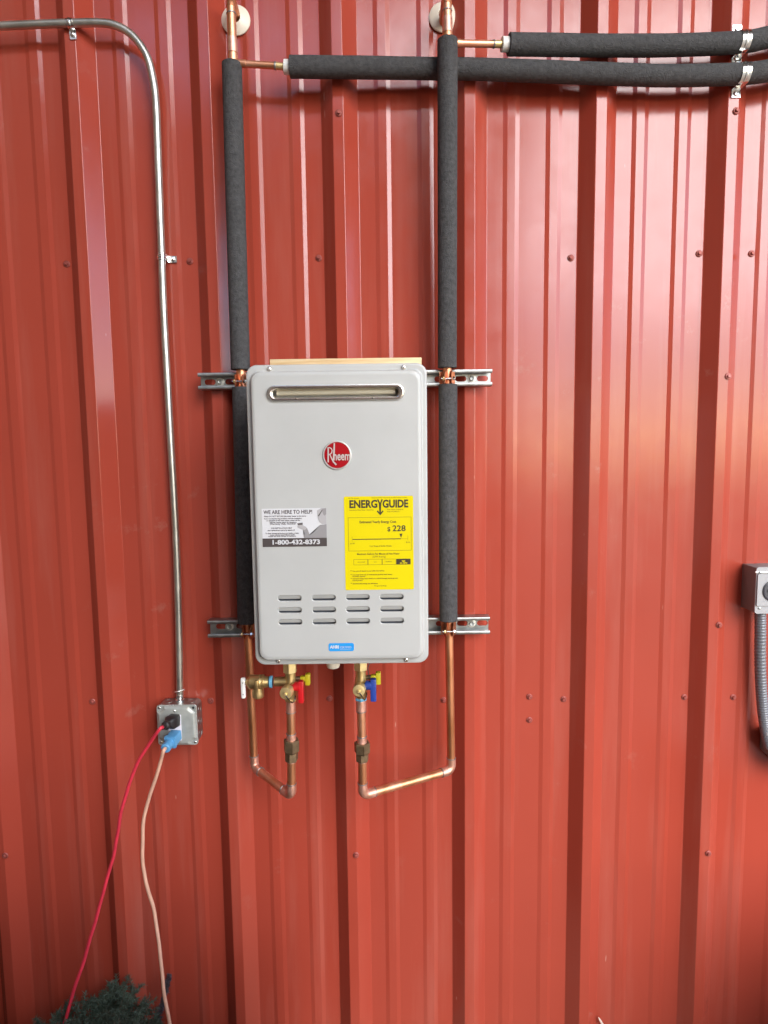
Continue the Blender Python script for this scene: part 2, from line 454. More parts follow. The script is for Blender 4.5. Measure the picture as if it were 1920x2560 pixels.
# unseen outbuilding behind the camera, added to darken the left of the wall
sh = thing('shade_shed', 'pale outbuilding added out of view to shade the left of the wall', 'shade_shed', (-2.5, -5.2, 0))
bm = new(); box(bm, (-6.5, -6.4, 0.0), (1.25, -4.3, 4.7), 0.01); obj('wall', bm, M['shade_shed'], sh)
bm = new(); loft(bm, [[(x, -6.7, 4.702), (x, -4.05, 4.702), (x, -4.05, 4.80), (x, -5.35, 5.30), (x, -6.7, 4.80)] for x in (-6.8, 1.45)]); obj('roof', bm, M['roof'], sh)
bm = new(); box(bm, (-1.6, -4.29, 0.0), (-0.6, -4.25, 2.1), 0.008); dr_ = obj('door', bm, M['roof'], sh)
bm = new(); box(bm, (-0.72, -4.245, 1.0), (-0.68, -4.20, 1.12), 0.006); obj('handle', bm, M['galv'], dr_)

# unseen bench, added to shade the foot of the wall on the left
wb = thing('shade_bench', 'dark closed bench added out of view to darken the lower left', 'shade_bench', (-0.5, -1.2, 0))
bm = new(); box(bm, (-1.12, -1.42, 0.08), (0.10, -0.96, 0.95), 0.006); obj('cabinet', bm, M['roof'], wb)
bm = new(); box(bm, (-1.18, -1.46, 0.951), (0.16, -0.92, 1.01), 0.008); obj('bench_top', bm, M['roof'], wb)
bm = new(); box(bm, (-1.08, -1.40, 0.0), (0.06, -1.04, 0.079)); obj('plinth', bm, M['black'], wb)
for k in range(3):
    x0_ = -1.10 + 0.40 * k
    bm = new(); box(bm, (x0_ + 0.01, -0.959, 0.14), (x0_ + 0.38, -0.942, 0.92), 0.004); dr_ = obj('door', bm, M['roof'], wb)
    bm = new(); box(bm, (x0_ + 0.33, -0.941, 0.62), (x0_ + 0.345, -0.925, 0.76), 0.003); obj('handle', bm, M['galv'], dr_)

# ------------------------------------------------------------------ strut channels
SW, SL = -0.0330, -0.0575          # y of web and of lips
def strut(label, pl, pr, zt, zb, slots, bolts):
    xl, xr = pl, pr
    t = thing('strut_channel', label, 'metal channel', ((xl + xr) / 2, SW, zb), 'slotted steel channels behind the heater')
    bm = new(); zc = (zt + zb) / 2
    web = [(xl, zb), (xr, zb), (xr, zt), (xl, zt)]
    holes = [stadium(x, zc, 0.0135, 0.0066, 6) for x in slots]
    plate(bm, web, holes, SW + 0.002, SW)
    # flanges with rolled-in lips, as one bent strip each
    for s, z in ((1, zt), (-1, zb)):
        prof = [(SW + 0.0019, z), (SL + 0.003, z), (SL + 0.0008, z - s * 0.0009), (SL, z - s * 0.003), (SL, z - s * 0.0066), (SL + 0.0012, z - s * 0.0086), (SL + 0.005, z - s * 0.0090),
                (SL + 0.005, z - s * 0.0074), (SL + 0.0022, z - s * 0.0066), (SL + 0.0020, z - s * 0.003), (SL + 0.0030, z - s * 0.0021), (SW + 0.0019, z - s * 0.0021)]
        loft(bm, [[(x, y, zz) for (y, zz) in prof] for x in (xl, xr)])
    obj('channel', bm, M['galv'], t)
    for x in bolts:
        bm = new()
        lathe(bm, [(0, 0.0105), (0.0014, 0.0105), (0.0018, 0.0095)], (x, SW - 0.0001, zc), (0, -1, 0), 24)
        w = obj('bolt', bm, M['washer'], t)
        bm = new(); lathe(bm, [(0.0015, 0.0062), (0.005, 0.0062), (0.0062, 0.0048), (0.0050, 0.0026), (0.0042, 0.0024)], (x, SW - 0.0001, zc), (0, -1, 0), 6)
        obj('bolt_head', bm, M['cover'], w)
    return t
def web_x(us, v): return [at(u, v, SW).x for u in us]
zt1 = (at(494.5, 932, SL).z + at(1230.7, 921.7, SL).z) / 2; zb1 = (at(494.5, 973, SL).z + at(1230.7, 964.6, SL).z) / 2
strut('slotted steel channel behind the top of the heater, bolted to the wall', at(494.5, 950, SL).x, at(1230.7, 943, SL).x, zt1, zb1,
      web_x((525, 577, 1100, 1152, 1206), 950), web_x((550.5, 1179), 950))
zt2 = (at(519, 1552.6, SL).z + at(1225, 1541.5, SL).z) / 2; zb2 = (at(519, 1594.8, SL).z + at(1225, 1586, SL).z) / 2
strut('slotted steel channel behind the lower part of the heater, above the valves', at(519, 1574, SL).x, at(1225, 1564, SL).x, zt2, zb2,
      web_x((553.5, 604, 1103, 1156, 1206), 1568), web_x((574, 1179), 1568))

# ------------------------------------------------------------------ pine board behind heater
bm = new()
p0, p1 = at(674, 897.6, -0.088), at(1054, 893.7, -0.088)
box(bm, (p0.x, -0.0880, p0.z - 0.64), (p1.x, -0.0590, (p0.z + p1.z) / 2), 0.0015)
tag(obj('pine_board', bm, M['wood']), 'strip of pale pine board showing above the top of the heater', 'board')

# ------------------------------------------------------------------ water heater
YF, YP = -0.312, -0.330
hx0 = (at(617, 1000, YF).x + at(639, 1640, YF).x) / 2 - 0.0005; hx1 = (at(1067, 1000, YF).x + at(1072, 1640, YF).x) / 2
hz1 = (at(640, 912, YF).z + at(1045, 907, YF).z) / 2; hz0 = (at(660, 1664, YF).z + at(1050, 1656.5, YF).z) / 2
heater = thing('water_heater', 'grey outdoor tankless water heater with yellow and white stickers on the red wall', 'water heater', ((hx0 + hx1) / 2, -0.2, hz0))
bm = new(); box(bm, (hx0 + 0.010, YF + 0.004, hz0 + 0.010), (hx1 - 0.010, -0.0890, hz1 - 0.010), 0.004)
obj('case', bm, M['grey'], heater)
# front cover: rolled flange and raised panel with openings
slots = []
for (uu, vv) in [((723.9, 809.5, 894.1, 979.2), (1496.2, 1494.7, 1493.5, 1493.2)), ((724.3, 809.8, 894.5, 979.4), (1526, 1525, 1523.7, 1523)), ((725, 810, 895, 979.7), (1555.5, 1554.7, 1553.5, 1552.6))]:
    for u, v in zip(uu, vv):
        p = at(u, v, YP); slots.append((p.x, p.z))
sx_avg = [sum(slots[r * 4 + c][0] for r in range(3)) / 3 for c in range(4)]
sz_avg = [sum(slots[r * 4 + c][1] for c in range(4)) / 4 for r in range(3)]
slots = [(sx_avg[c], sz_avg[r]) for r in range(3) for c in range(4)]
SHW, SHH = px(31.5, YP), px(8.8, YP)
e0, e1 = at(665.6, 984, YP - 0.005), at(1012, 978.5, YP - 0.005)
ecx, ecz = (e0.x + e1.x) / 2, (e0.z + e1.z) / 2; EHW, EHH = (e1.x - e0.x) / 2, px(19.5, YP)
bm = new()
prof = [(0.0, YF + 0.012, 0.021), (0.0, YF + 0.003, 0.021), (0.0008, YF + 0.0008, 0.0205), (0.003, YF, 0.020), (0.0088, YF, 0.0165), (0.0104, YF - 0.001, 0.016), (0.0112, YF - 0.003, 0.0165),
        (0.0120, YP + 0.005, 0.0185), (0.0132, YP + 0.002, 0.0185), (0.0155, YP + 0.0005, 0.018), (0.019, YP, 0.017)]
def hrect(i, r, n=8): return rrect(hx0 + i, hx1 - i, hz0 + i * 1.25, hz1 - i * 1.25, r, n)
loops = [[(x, y, z) for (x, z) in hrect(i, r)] for (i, y, r) in prof]
loft(bm, loops, False, False)
outer = hrect(prof[-1][0], prof[-1][2])
holes = [stadium(x, z, SHW, SHH, 7) for x, z in slots] + [stadium(ecx, ecz, EHW - 0.008, EHH - 0.006, 8)]
rings = [outer] + holes; allp = [p for r in rings for p in r]
tris = tessellate_polygon([[Vector((p[0], p[1], 0)) for p in r] for r in rings])
vs = [bm.verts.new((p[0], YP, p[1])) for p in allp]
for t in tris: bm.faces.new([vs[i] for i in t])
for x, z in slots:
    lp = []
    for g, y in ((0, YP), (0.0006, YP + 0.0003), (0.0012, YP + 0.0012), (0.0014, YP + 0.0045)):
        lp.append([(a, y, b) for a, b in stadium(x, z, SHW - g, SHH - g, 7)])
    loft(bm, lp, False, False)
lp = [[(a, y, b) for a, b in stadium(ecx, ecz, EHW - 0.008 - g, EHH - 0.006 - g, 8)] for g, y in ((0, YP), (0.0005, YP + 0.02))]
loft(bm, lp, False, False)
cov = obj('front_cover', bm, M['grey'], heater, sharp=30)
for p_ in cov.data.polygons:
    if abs(p_.normal.y) > 0.9995: p_.use_smooth = False
for x, z in slots:          # inward-sloping louvre blade behind each slot
    bm = new(); loops = []
    for k in range(9):
        t = k / 8; zz = z + SHH * (0.98 - 1.30 * t); yy = YP + 0.0012 + 0.0055 * t ** 1.2
        loops.append([(x - SHW * 1.02 + 0.004 * 0, yy, zz), (x - SHW * 0.8, yy - 0.0010 * t, zz), (x + SHW * 0.8, yy - 0.0010 * t, zz), (x + SHW * 1.02, yy, zz)])
    loft(bm, loops, False, False, closed=False); obj('louvre', bm, M['grey'], cov)
bm = new(); box(bm, (min(sx_avg) - 0.05, YP + 0.0155, min(sz_avg) - 0.03), (max(sx_avg) + 0.05, YP + 0.0170, max(sz_avg) + 0.03)); obj('baffle', bm, M['inside'], cov)
# exhaust outlet
bm = new()
lp = []
for g, y in ((0.0, YP + 0.0004), (0.0, YP - 0.003), (0.0010, YP - 0.0052), (0.0030, YP - 0.0060), (0.0058, YP - 0.0052), (0.0072, YP - 0.003), (0.0076, YP + 0.004), (0.0078, YP + 0.016)):
    lp.append([(a, y, b) for a, b in stadium(ecx, ecz, EHW - g * 1.7, EHH - g, 10)])
loft(bm, lp, False, False); trim = obj('exhaust_trim', bm, M['stainless'], heater)
bm = new(); cyl(bm, (ecx - EHW + 0.018, YP + 0.014, ecz + 0.0035), (ecx + EHW - 0.018, YP + 0.014, ecz + 0.0035), 0.0068, 20); obj('deflector', bm, M['cream'], trim)
bm = new(); box(bm, (ecx - EHW - 0.01, YP + 0.0225, ecz - 0.03), (ecx + EHW + 0.01, YP + 0.024, ecz + 0.03)); obj('flue_back', bm, M['inside'], trim)
for u in (740.5, 932):
    p = at(u, 995, YP - 0.006); bm = new()
    lathe(bm, [(0, 0.0024), (0.0008, 0.0022), (0.0012, 0.0012)], (p.x, YP - 0.0052, ecz - EHH + 0.0040), (0, -1, -0.3), 12); obj('trim_screw', bm, M['stainless'], trim)
for u, v in ((673, 923), (1008.5, 919), (696, 1652), (1015, 1649)):
    p = at(u, v, YF); bm = new()
    lathe(bm, [(0, 0.0052), (0.0008, 0.0052), (0.0016, 0.0046), (0.0030, 0.0038), (0.0036, 0.0022), (0.0028, 0.0012)], (p.x, YF, p.z), (0, -1, 0), 18); obj('cover_screw', bm, M['stainless'], heater)
# round badge
p = at(843, 1138, YP); br = px(36, YP)
bm = new(); lathe(bm, [(0, br), (0.0022, br), (0.0034, br - 0.0010), (0.0036, br - 0.0022), (0.0030, br - 0.0028), (0.0020, br - 0.0030)], (p.x, YP + 0.0002, p.z), (0, -1, 0), 48)
bdg = obj('badge', bm, M['silver'], heater, 'round red and silver maker badge')
bm = new(); lathe(bm, [(0.0016, br - 0.0028), (0.0027, br - 0.0032), (0.0033, br * 0.6), (0.0036, 0.001)], (p.x, YP, p.z), (0, -1, 0), 48); obj('badge_enamel', bm, M['badge'], bdg)
yb = YP - 0.0042
lettering('lettering', 'neem', M['silver'], bdg, p.x - br * 0.27, yb, p.z - br * 0.34, br * 0.86, bold=0.00045, width=br * 1.16)
def stroke(pts, w0, w1):
    b = new(); n_ = len(pts); L_, R_ = [], []
    for i in range(n_):
        a_ = Vector(pts[max(i - 1, 0)]); c_ = Vector(pts[min(i + 1, n_ - 1)]); d_ = (c_ - a_).normalized(); w = (w0 + (w1 - w0) * i / (n_ - 1)) * br
        q_ = Vector((p.x + pts[i][0] * br, yb - 0.0001, p.z + pts[i][1] * br)); nn = Vector((d_.y, 0, -d_.x)) * w
        L_.append(b.verts.new(q_ - nn)); R_.append(b.verts.new(q_ + nn))
    for i in range(n_ - 1): b.faces.new((L_[i], L_[i + 1], R_[i + 1], R_[i]))
    obj('lettering', b, M['silver'], bdg, smooth=False)
stroke([(-0.62, -0.48), (-0.60, 0.50)], 0.045, 0.045)
stroke([(-0.66, 0.50), (-0.50, 0.53), (-0.38, 0.46), (-0.33, 0.33), (-0.36, 0.18), (-0.46, 0.08), (-0.58, 0.05)], 0.035, 0.035)
stroke([(-0.50, 0.06), (-0.38, -0.20), (-0.26, -0.45), (-0.06, -0.66)], 0.030, 0.055)
stroke([(-0.24, -0.34), (-0.20, 0.30), (-0.17, 0.84)], 0.060, 0.045)

# --- energy label (flat yellow sticker)
def lab_rect(bm, x0, x1, z0, z1, y):
    sheet(bm, [(x0, z0), (x1, z0), (x1, z1), (x0, z1)], y)
c00, c10, c01, c11 = at(865.4, 1476.6, YP), at(1035.7, 1472, YP), at(858, 1242, YP), at(1031.8, 1238.7, YP)
lx0, lx1 = (c00.x + c01.x) / 2, (c10.x + c11.x) / 2; lz0, lz1 = (c00.z + c10.z) / 2, (c01.z + c11.z) / 2
LW, LH = lx1 - lx0, lz1 - lz0
def LX(a): return lx0 + a * LW
def LZ(b): return lz1 - b * LH
bm = new(); plate(bm, rrect(lx0, lx1, lz0, lz1, 0.003), [], YP, YP - 0.0004)
lab = obj('energy_label', bm, M['ylabel'], heater, 'yellow energy cost sticker with black lettering')
y1 = YP - 0.0007
def ltxt(body, a, b, size, m='ink', **k):
    lettering('lettering', body, M[m], lab, LX(a), y1, LZ(b), size * LH, **k)
ltxt('ENERG', 0.074, 0.119, 0.112, bold=0.0008, width=LW * 0.405)
ltxt('GUIDE', 0.556, 0.119, 0.112, bold=0.0008, width=LW * 0.372)
bm = new()
for pts in ([(0.478, 0.034), (0.502, 0.034), (0.522, 0.072), (0.541, 0.034), (0.564, 0.034), (0.533, 0.088), (0.533, 0.170), (0.511, 0.170), (0.511, 0.088)],
            [(0.472, 0.160), (0.486, 0.150), (0.511, 0.1705), (0.533, 0.1705), (0.558, 0.150), (0.572, 0.160), (0.522, 0.203)]):
    sheet(bm, [(LX(a), LZ(b)) for a, b in pts], y1 - 0.0001)
bmesh.ops.triangulate(bm, faces=bm.faces)
obj('arrow', bm, M['ink'], lab, smooth=False)
def frame_rect(bm, a0, a1, b0, b1, w=0.0006):
    x0, x1, z0, z1 = LX(a0), LX(a1), LZ(b1), LZ(b0)
    lab_rect(bm, x0, x1, z0, z0 + w, y1); lab_rect(bm, x0, x1, z1 - w, z1, y1); lab_rect(bm, x0, x0 + w, z0 + w, z1 - w, y1); lab_rect(bm, x1 - w, x1, z0 + w, z1 - w, y1)
bm = new(); frame_rect(bm, 0.055, 0.970, 0.222, 0.580); frame_rect(bm, 0.125, 0.333, 0.668, 0.730); frame_rect(bm, 0.3345, 0.540, 0.668, 0.730); frame_rect(bm, 0.5415, 0.746, 0.668, 0.730)
obj('box_rules', bm, M['inky'], lab, smooth=False)
bm = new()
lab_rect(bm, LX(0.115), LX(0.818), LZ(0.459), LZ(0.450), y1)
sheet(bm, [(LX(0.796), LZ(0.400)), (LX(0.840), LZ(0.400)), (LX(0.820), LZ(0.446))], y1)
lab_rect(bm, LX(0.748), LX(0.955), LZ(0.730), LZ(0.668), y1)
obj('cost_bar', bm, M['ink'], lab, smooth=False)
bm = new(); lab_rect(bm, LX(0.8185), LX(0.918), LZ(0.4555), LZ(0.453), y1)
obj('scale_line', bm, M['inky'], lab, smooth=False)
for a, b0, b1 in ((0.110, 0.425, 0.478), (0.918, 0.418, 0.472), (0.312, 0.4595, 0.467), (0.515, 0.4595, 0.467), (0.718, 0.4595, 0.467)):
    bm = new(); lab_rect(bm, LX(a) - 0.0002, LX(a) + 0.0002, LZ(b1), LZ(b0), y1 - 0.0001)
    obj('scale_mark', bm, M['inky'], lab, smooth=False)
ltxt('Estimated Yearly Energy Cost', 0.22, 0.283, 0.036, bold=0.0002, width=LW * 0.53, m='inky')
ltxt('$', 0.62, 0.372, 0.066, bold=0.0002); ltxt('228', 0.695, 0.372, 0.088, width=LW * 0.19, bold=0.0003)
ltxt('U.S. Government', 0.065, 0.024, 0.016, m='inky'); ltxt('Federal law prohibits removal of this label before consumer purchase.', 0.40, 0.021, 0.016, m='inky', width=LW * 0.51)
ltxt('Instantaneous Water Heater - Natural Gas', 0.075, 0.150, 0.020, m='inky', width=LW * 0.35)
ltxt('Water Heater Company, Inc.\nModel  RTG-84XLN-1', 0.62, 0.148, 0.020, m='inky', width=LW * 0.24, line=1.15)
ltxt('$198', 0.082, 0.506, 0.022, m='inky'); ltxt('$236', 0.89, 0.500, 0.022, m='inky')
ltxt('Cost Range of Similar Models', 0.36, 0.536, 0.024, m='inky', width=LW * 0.32)
ltxt('Maximum Gallons Per Minute of Hot Water', 0.175, 0.622, 0.029, m='inky', width=LW * 0.62, bold=0.0001); ltxt('(GPM Rating)', 0.40, 0.652, 0.026, m='inky')
ltxt('very small', 0.18, 0.704, 0.020, m='inky'); ltxt('low', 0.42, 0.704, 0.020, m='inky'); ltxt('medium', 0.59, 0.702, 0.020, m='inky')
lettering('lettering', 'high\n5.5 GPM', M['ylabel'], lab, LX(0.852), y1 - 0.0002, LZ(0.698), 0.022 * LH, align='CENTER', bold=0.0002, line=1.1)
for b, txt, w in ((0.800, 'Your cost will depend on your utility rates and use.', 0.47), (0.840, 'Cost range based only on instantaneous gas-fired water heaters', 0.58), (0.858, 'of similar capacity.', 0.19), (0.882, 'Estimated energy cost is based on a national average natural gas cost', 0.66), (0.902, 'of $1.09 per therm.', 0.15), (0.936, 'Estimated yearly energy use: 209 therms.', 0.37)):
    ltxt(txt, 0.105 if w > 0.3 else 0.105, b, 0.018, m='inky', width=LW * w, bold=0.00008)
bm = new()
for b in (0.795, 0.835, 0.878, 0.930): lab_rect(bm, LX(0.080), LX(0.090), LZ(b), LZ(b - 0.009), y1)
obj('bullet_marks', bm, M['ink'], lab, smooth=False)
ltxt('ftc.gov/energy', 0.42, 0.962, 0.020, m='inky', width=LW * 0.18)

# --- help sticker
c00, c10, c01, c11 = at(657, 1368, YP), at(817.7, 1365, YP), at(654, 1272, YP), at(816, 1270, YP)
wx0, wx1 = (c00.x + c01.x) / 2, (c10.x + c11.x) / 2; wz0, wz1 = (c00.z + c10.z) / 2, (c01.z + c11.z) / 2
WW, WH = wx1 - wx0, wz1 - wz0
def WX(a): return wx0 + a * WW
def WZ(b): return wz1 - b * WH
bm = new(); plate(bm, rrect(wx0, wx1, wz0, wz1, 0.0006, 2), [], YP, YP - 0.0004)
hs = obj('help_sticker', bm, M['wlabel'], heater, 'white and grey help line sticker')
def poly(name, pts, m, y):
    bm = new(); sheet(bm, [(WX(a), WZ(b)) for a, b in pts], y); bmesh.ops.triangulate(bm, faces=bm.faces); obj(name, bm, M[m], hs, smooth=False)
poly('printed_band', [(0.001, 0.775), (0.999, 0.775), (0.999, 0.999), (0.001, 0.999)], 'bink', y1)
poly('printed_picture', [(0.665, 0.774), (0.72, 0.70), (0.80, 0.62), (0.84, 0.52), (0.90, 0.44), (0.999, 0.42), (0.999, 0.774)], 'gink2', y1)
poly('printed_picture', [(0.63, 0.55), (0.66, 0.46), (0.70, 0.53), (0.735, 0.70), (0.70, 0.774), (0.645, 0.774), (0.655, 0.66)], 'gink2', y1 - 0.0001)
poly('printed_picture', [(0.855, 0.06), (0.92, 0.0), (0.999, 0.0), (0.999, 0.42), (0.93, 0.42), (0.885, 0.36), (0.875, 0.27), (0.86, 0.20)], 'gink3', y1 - 0.0001)
poly('printed_picture', [(0.925, 0.02), (0.999, 0.0), (0.999, 0.16), (0.965, 0.20), (0.945, 0.14)], 'gink2', y1 - 0.0002)
poly('printed_picture', [(0.868, 0.20), (0.93, 0.05), (0.940, 0.06), (0.882, 0.22)], 'bink', y1 - 0.0003)
poly('printed_picture', [(0.545, 0.39), (0.63, 0.37), (0.63, 0.43), (0.555, 0.44)], 'gink', y1 - 0.0002)
poly('printed_picture', [(0.545, 0.45), (0.63, 0.43), (0.69, 0.52), (0.66, 0.57), (0.60, 0.54), (0.55, 0.50)], 'gink3', y1 - 0.00015)
def wtxt(body, a, b, size, m='gink', **k):
    return lettering('lettering', body, M[m], hs, WX(a), y1 - 0.0001, WZ(b), size * WH, **k)
wtxt('WE ARE HERE TO HELP!', 0.03, 0.135, 0.135, bold=0.0003, width=WW * 0.755)
lettering('lettering', '1-800-432-8373', M['wlabel'], hs, WX(0.135), y1 - 0.0003, WZ(0.935), 0.165 * WH, bold=0.0004, width=WW * 0.735)
for b, a, w, txt in ((0.215, 0.035, 0.65, 'Please DO NOT RETURN this water heater to the store.'), (0.275, 0.035, 0.58, 'If you are experiencing problems with the installation'), (0.325, 0.07, 0.52, 'or operation of this water heater, please call the'),
                     (0.375, 0.12, 0.42, 'toll free number below for assistance.'), (0.415, 0.12, 0.41, 'Warranty Help Number'), (0.525, 0.14, 0.32, 'FOR INSTALLATION HELP'), (0.580, 0.085, 0.42, 'and replacement parts by agents of'),
                     (0.660, 0.05, 0.52, 'To obtain warranty service from your installer or dealer'), (0.700, 0.12, 0.38, 'contact customer support with your model'), (0.735, 0.09, 0.43, 'number and serial number for assistance')):
    wtxt(txt, a, b, 0.048, m='gink', width=WW * w, bold=0.00012)
# --- blue certified sticker
q0, q1 = at(821.5, 1618, YP), at(884.8, 1617.5, YP); cz = (q0.z + q1.z) / 2
bm = new(); plate(bm, rrect(q0.x, q1.x, cz - px(10.5, YP), cz + px(10.5, YP), 0.004), [], YP, YP - 0.0004)
ct = obj('certified_sticker', bm, M['cert'], heater, 'small blue certified sticker')
wq = q1.x - q0.x
lettering('lettering', 'AHRI', M['wlabel'], ct, q0.x + wq * 0.06, y1, cz - 0.0024, 0.0088, bold=0.0004, width=wq * 0.36)
lettering('lettering', 'CERTIFIED', M['wlabel'], ct, q0.x + wq * 0.45, y1, cz - 0.0022, 0.0058, width=wq * 0.45)
bm = new(); lab_rect(bm, q0.x + wq * 0.45, q0.x + wq * 0.88, cz - 0.0046, cz - 0.0041, y1); obj('underline', bm, M['wlabel'], ct, smooth=False)
# drain cap under the case
p = at(833, 1660, -0.235)
bm = new(); lathe(bm, [(0, px(17, -0.235)), (0.010, px(17, -0.235)), (0.014, px(15, -0.235)), (0.016, px(10, -0.235))], (p.x, -0.235, at(833, 1670, -0.235).z + 0.016), (0, 0, -1), 28); obj('drain_cap', bm, M['ivory'], heater)

# ------------------------------------------------------------------ copper pipes
PR = 0.0101; YR = -0.0680; YV = -0.186
def ring(bm, p, d, r=PR + 0.0012, w=0.003):
    d = Vector(d).normalized(); lathe(bm, [(-w / 2, r - 0.0006), (-w / 4, r), (w / 4, r), (w / 2, r - 0.0006)], p, d, 20)

# left (hot) run
hot = thing('copper_pipe_run', 'soldered copper hot water pipe left of the heater, looping up under the red valve', 'pipe', at(636, 1940, YR), 'copper pipe runs either side of the heater')
L_top = at(577, -8, YR - 0.004); L_wall = at(590, 51.6, 0.0)
L_pts = [at(582.5, 158, YR), at(590, 540, YR - 0.003), at(601.5, 927, YR), at(604, 967, YR), at(616.5, 1520, YR), at(626, 1632, YR), at(631, 1750, YR), at(636, 1918, YR)]
L_fb = at(729, 1990, YV)
def make_pipe(name, pts, m, parent, r=PR, **k):
    bm = new(); tube(bm, pts, r, 20); return obj(name, bm, m, parent, **k)
def top_part(parent, wallp, topp, teep, branch, adapter, ringp, sleeve_start):
    pw = Vector((wallp.x, 0.02, topp.z))
    e = fillet(pw, topp, teep, 0.022, 8)
    make_pipe('elbow', [pw] + e, M['copperold'], parent, PR + 0.0008)
    d = (teep - e[-1]).normalized()
    make_pipe('pipe', [e[-1] - d * 0.004, teep], M['copper'], parent)
    s = new(); ring(s, e[-1] + d * 0.012, d); obj('solder_ring', s, M['solder'], parent)
    # coupling above tee, tee body
    bm = new(); cyl(bm, teep - d * 0.052, teep - d * 0.020, PR + 0.0012, 20, 0.0008); obj('coupling', bm, M['copperpink'], parent)
    bm = new(); cyl(bm, teep - d * 0.018, teep + d * 0.022, PR + 0.0014, 20, 0.0008)
    bd = (branch - teep).normalized(); cyl(bm, teep, teep + bd * 0.030, PR * 0.80, 18, 0.0006); obj('tee', bm, M['copper'], parent)
    make_pipe('pipe', [teep + bd * 0.024, branch], M['copper'], parent, PR * 0.72)
    s = new(); ring(s, branch, bd, PR * 0.72 + 0.0014, 0.004); obj('solder_ring', s, M['solder'], parent)
    bm = new(); cyl(bm, branch + bd * 0.002, adapter, PR * 0.74, 18, 0.0004); obj('adapter', bm, M['brassb'], parent)
    bm = new(); cyl(bm, adapter - bd * 0.001, ringp + bd * 0.004, 0.0150, 22, 0.001); obj('expansion_ring', bm, M['white'], parent)
top_part(hot, L_wall, L_top, L_pts[0], at(688, 164.5, YR), at(711, 167, YR), at(723, 168, YR), None)
make_pipe('pipe', smooth_path(L_pts[:5], 5), M['copper'], hot)
def loop_part(parent, riser, back, front, up_top, un_hi, un_lo):
    # riser lower end, elbows, return leg and the upright to the valve
    d0 = (back - riser).normalized(); e1 = fillet(riser, back, front, 0.015, 7); e2 = fillet(back, front, up_top, 0.015, 7)
    make_pipe('pipe', [riser, e1[0] - d0 * 0.008], M['copperold'], parent)
    d1 = (front - back).normalized(); d2 = (up_top - front).normalized()
    make_pipe('elbow', [e1[0] - d0 * 0.016] + e1 + [e1[-1] + d1 * 0.014], M['copperpink'], parent, PR + 0.0011)
    make_pipe('pipe', [e1[-1], e2[0]], M['copper'], parent)
    make_pipe('elbow', [e2[0] - d1 * 0.016] + e2 + [e2[-1] + d2 * 0.014], M['copperpink'], parent, PR + 0.0011)
    for q, d in ((e1[0] - d0 * 0.016, d0), (e1[-1] + d1 * 0.0145, d1), (e2[0] - d1 * 0.0165, d1), (e2[-1] + d2 * 0.0145, d2)):
        s = new(); ring(s, q, d, PR + 0.0018, 0.0022); obj('solder_ring', s, M['solder'], parent)
    make_pipe('pipe', [e2[-1], un_lo + d2 * 0.004], M['copperold'], parent)
    make_pipe('pipe', [un_hi - d2 * 0.004, up_top], M['copper'], parent)
    bm = new()
    H = (un_hi - un_lo).length
    lathe(bm, [(0, 0.0135), (0.002, 0.0150), (H * 0.40, 0.0150), (H * 0.42, 0.0125), (H * 0.44, 0.0125)], un_lo, d2, 6, xref=(1, 0.4, 0))
    lathe(bm, [(H * 0.40, 0.0150), (H * 0.50, 0.0185), (H * 0.97, 0.0188), (H, 0.0170), (H, 0.012)], un_lo, d2, 6, xref=(1, -0.25, 0))
    obj('union_nut', bm, M['bronze'], parent, 'dull bronze union with two hexagons', sharp=20)
    bm = new(); cyl(bm, un_hi - d2 * 0.002, un_hi + d2 * 0.014, PR + 0.0011, 20, 0.0006); obj('coupling', bm, M['copperpink'], parent)
    s = new(); ring(s, un_hi + d2 * 0.0145, d2, PR + 0.0018, 0.0024); obj('solder_ring', s, M['solder'], parent)
    s = new(); ring(s, un_lo - d2 * 0.001, d2, PR + 0.0016, 0.003); obj('solder_ring', s, M['copperpink'], parent)
    bm = new(); cyl(bm, up_top - d2 * 0.030, up_top + d2 * 0.004, PR + 0.0012, 20, 0.0008); obj('coupling', bm, M['copperpink'], parent)
    s = new(); ring(s, up_top - d2 * 0.030, d2, PR + 0.0018, 0.002); obj('solder_ring', s, M['solder'], parent)
loop_part(hot, L_pts[5] + (L_pts[4] - L_pts[5]) * 1.0, L_pts[7], L_fb, at(727, 1748, YV), at(728, 1849, YV), at(729, 1902, YV))

# right (cold) run
cold = thing('copper_pipe_run', 'soldered copper cold water pipe right of the heater, looping up under the blue valve', 'pipe', at(1128, 1945, YR), 'copper pipe runs either side of the heater')
R_top = at(1117, -14, YR - 0.030); R_wall = at(1108.5, 44, 0.0)
R_pts = [at(1119, 108, YR - 0.030), at(1118.5, 520, YR - 0.014), at(1118.3, 925, YR), at(1119.5, 965, YR), at(1121, 1480, YR), at(1124, 1610, YR), at(1126, 1750, YR), at(1128.5, 1925, YR)]
R_fb = at(907, 1988, YV)
top_part(cold, R_wall, R_top, R_pts[0], at(1234, 110, YR - 0.012), at(1255, 110.5, YR - 0.010), at(1269, 111, YR - 0.009), None)
make_pipe('pipe', smooth_path(R_pts[:5], 5), M['copper'], cold)
loop_part(cold, R_pts[4], R_pts[7], R_fb, at(902.5, 1746, YV), at(905, 1856, YV), at(906, 1902, YV))

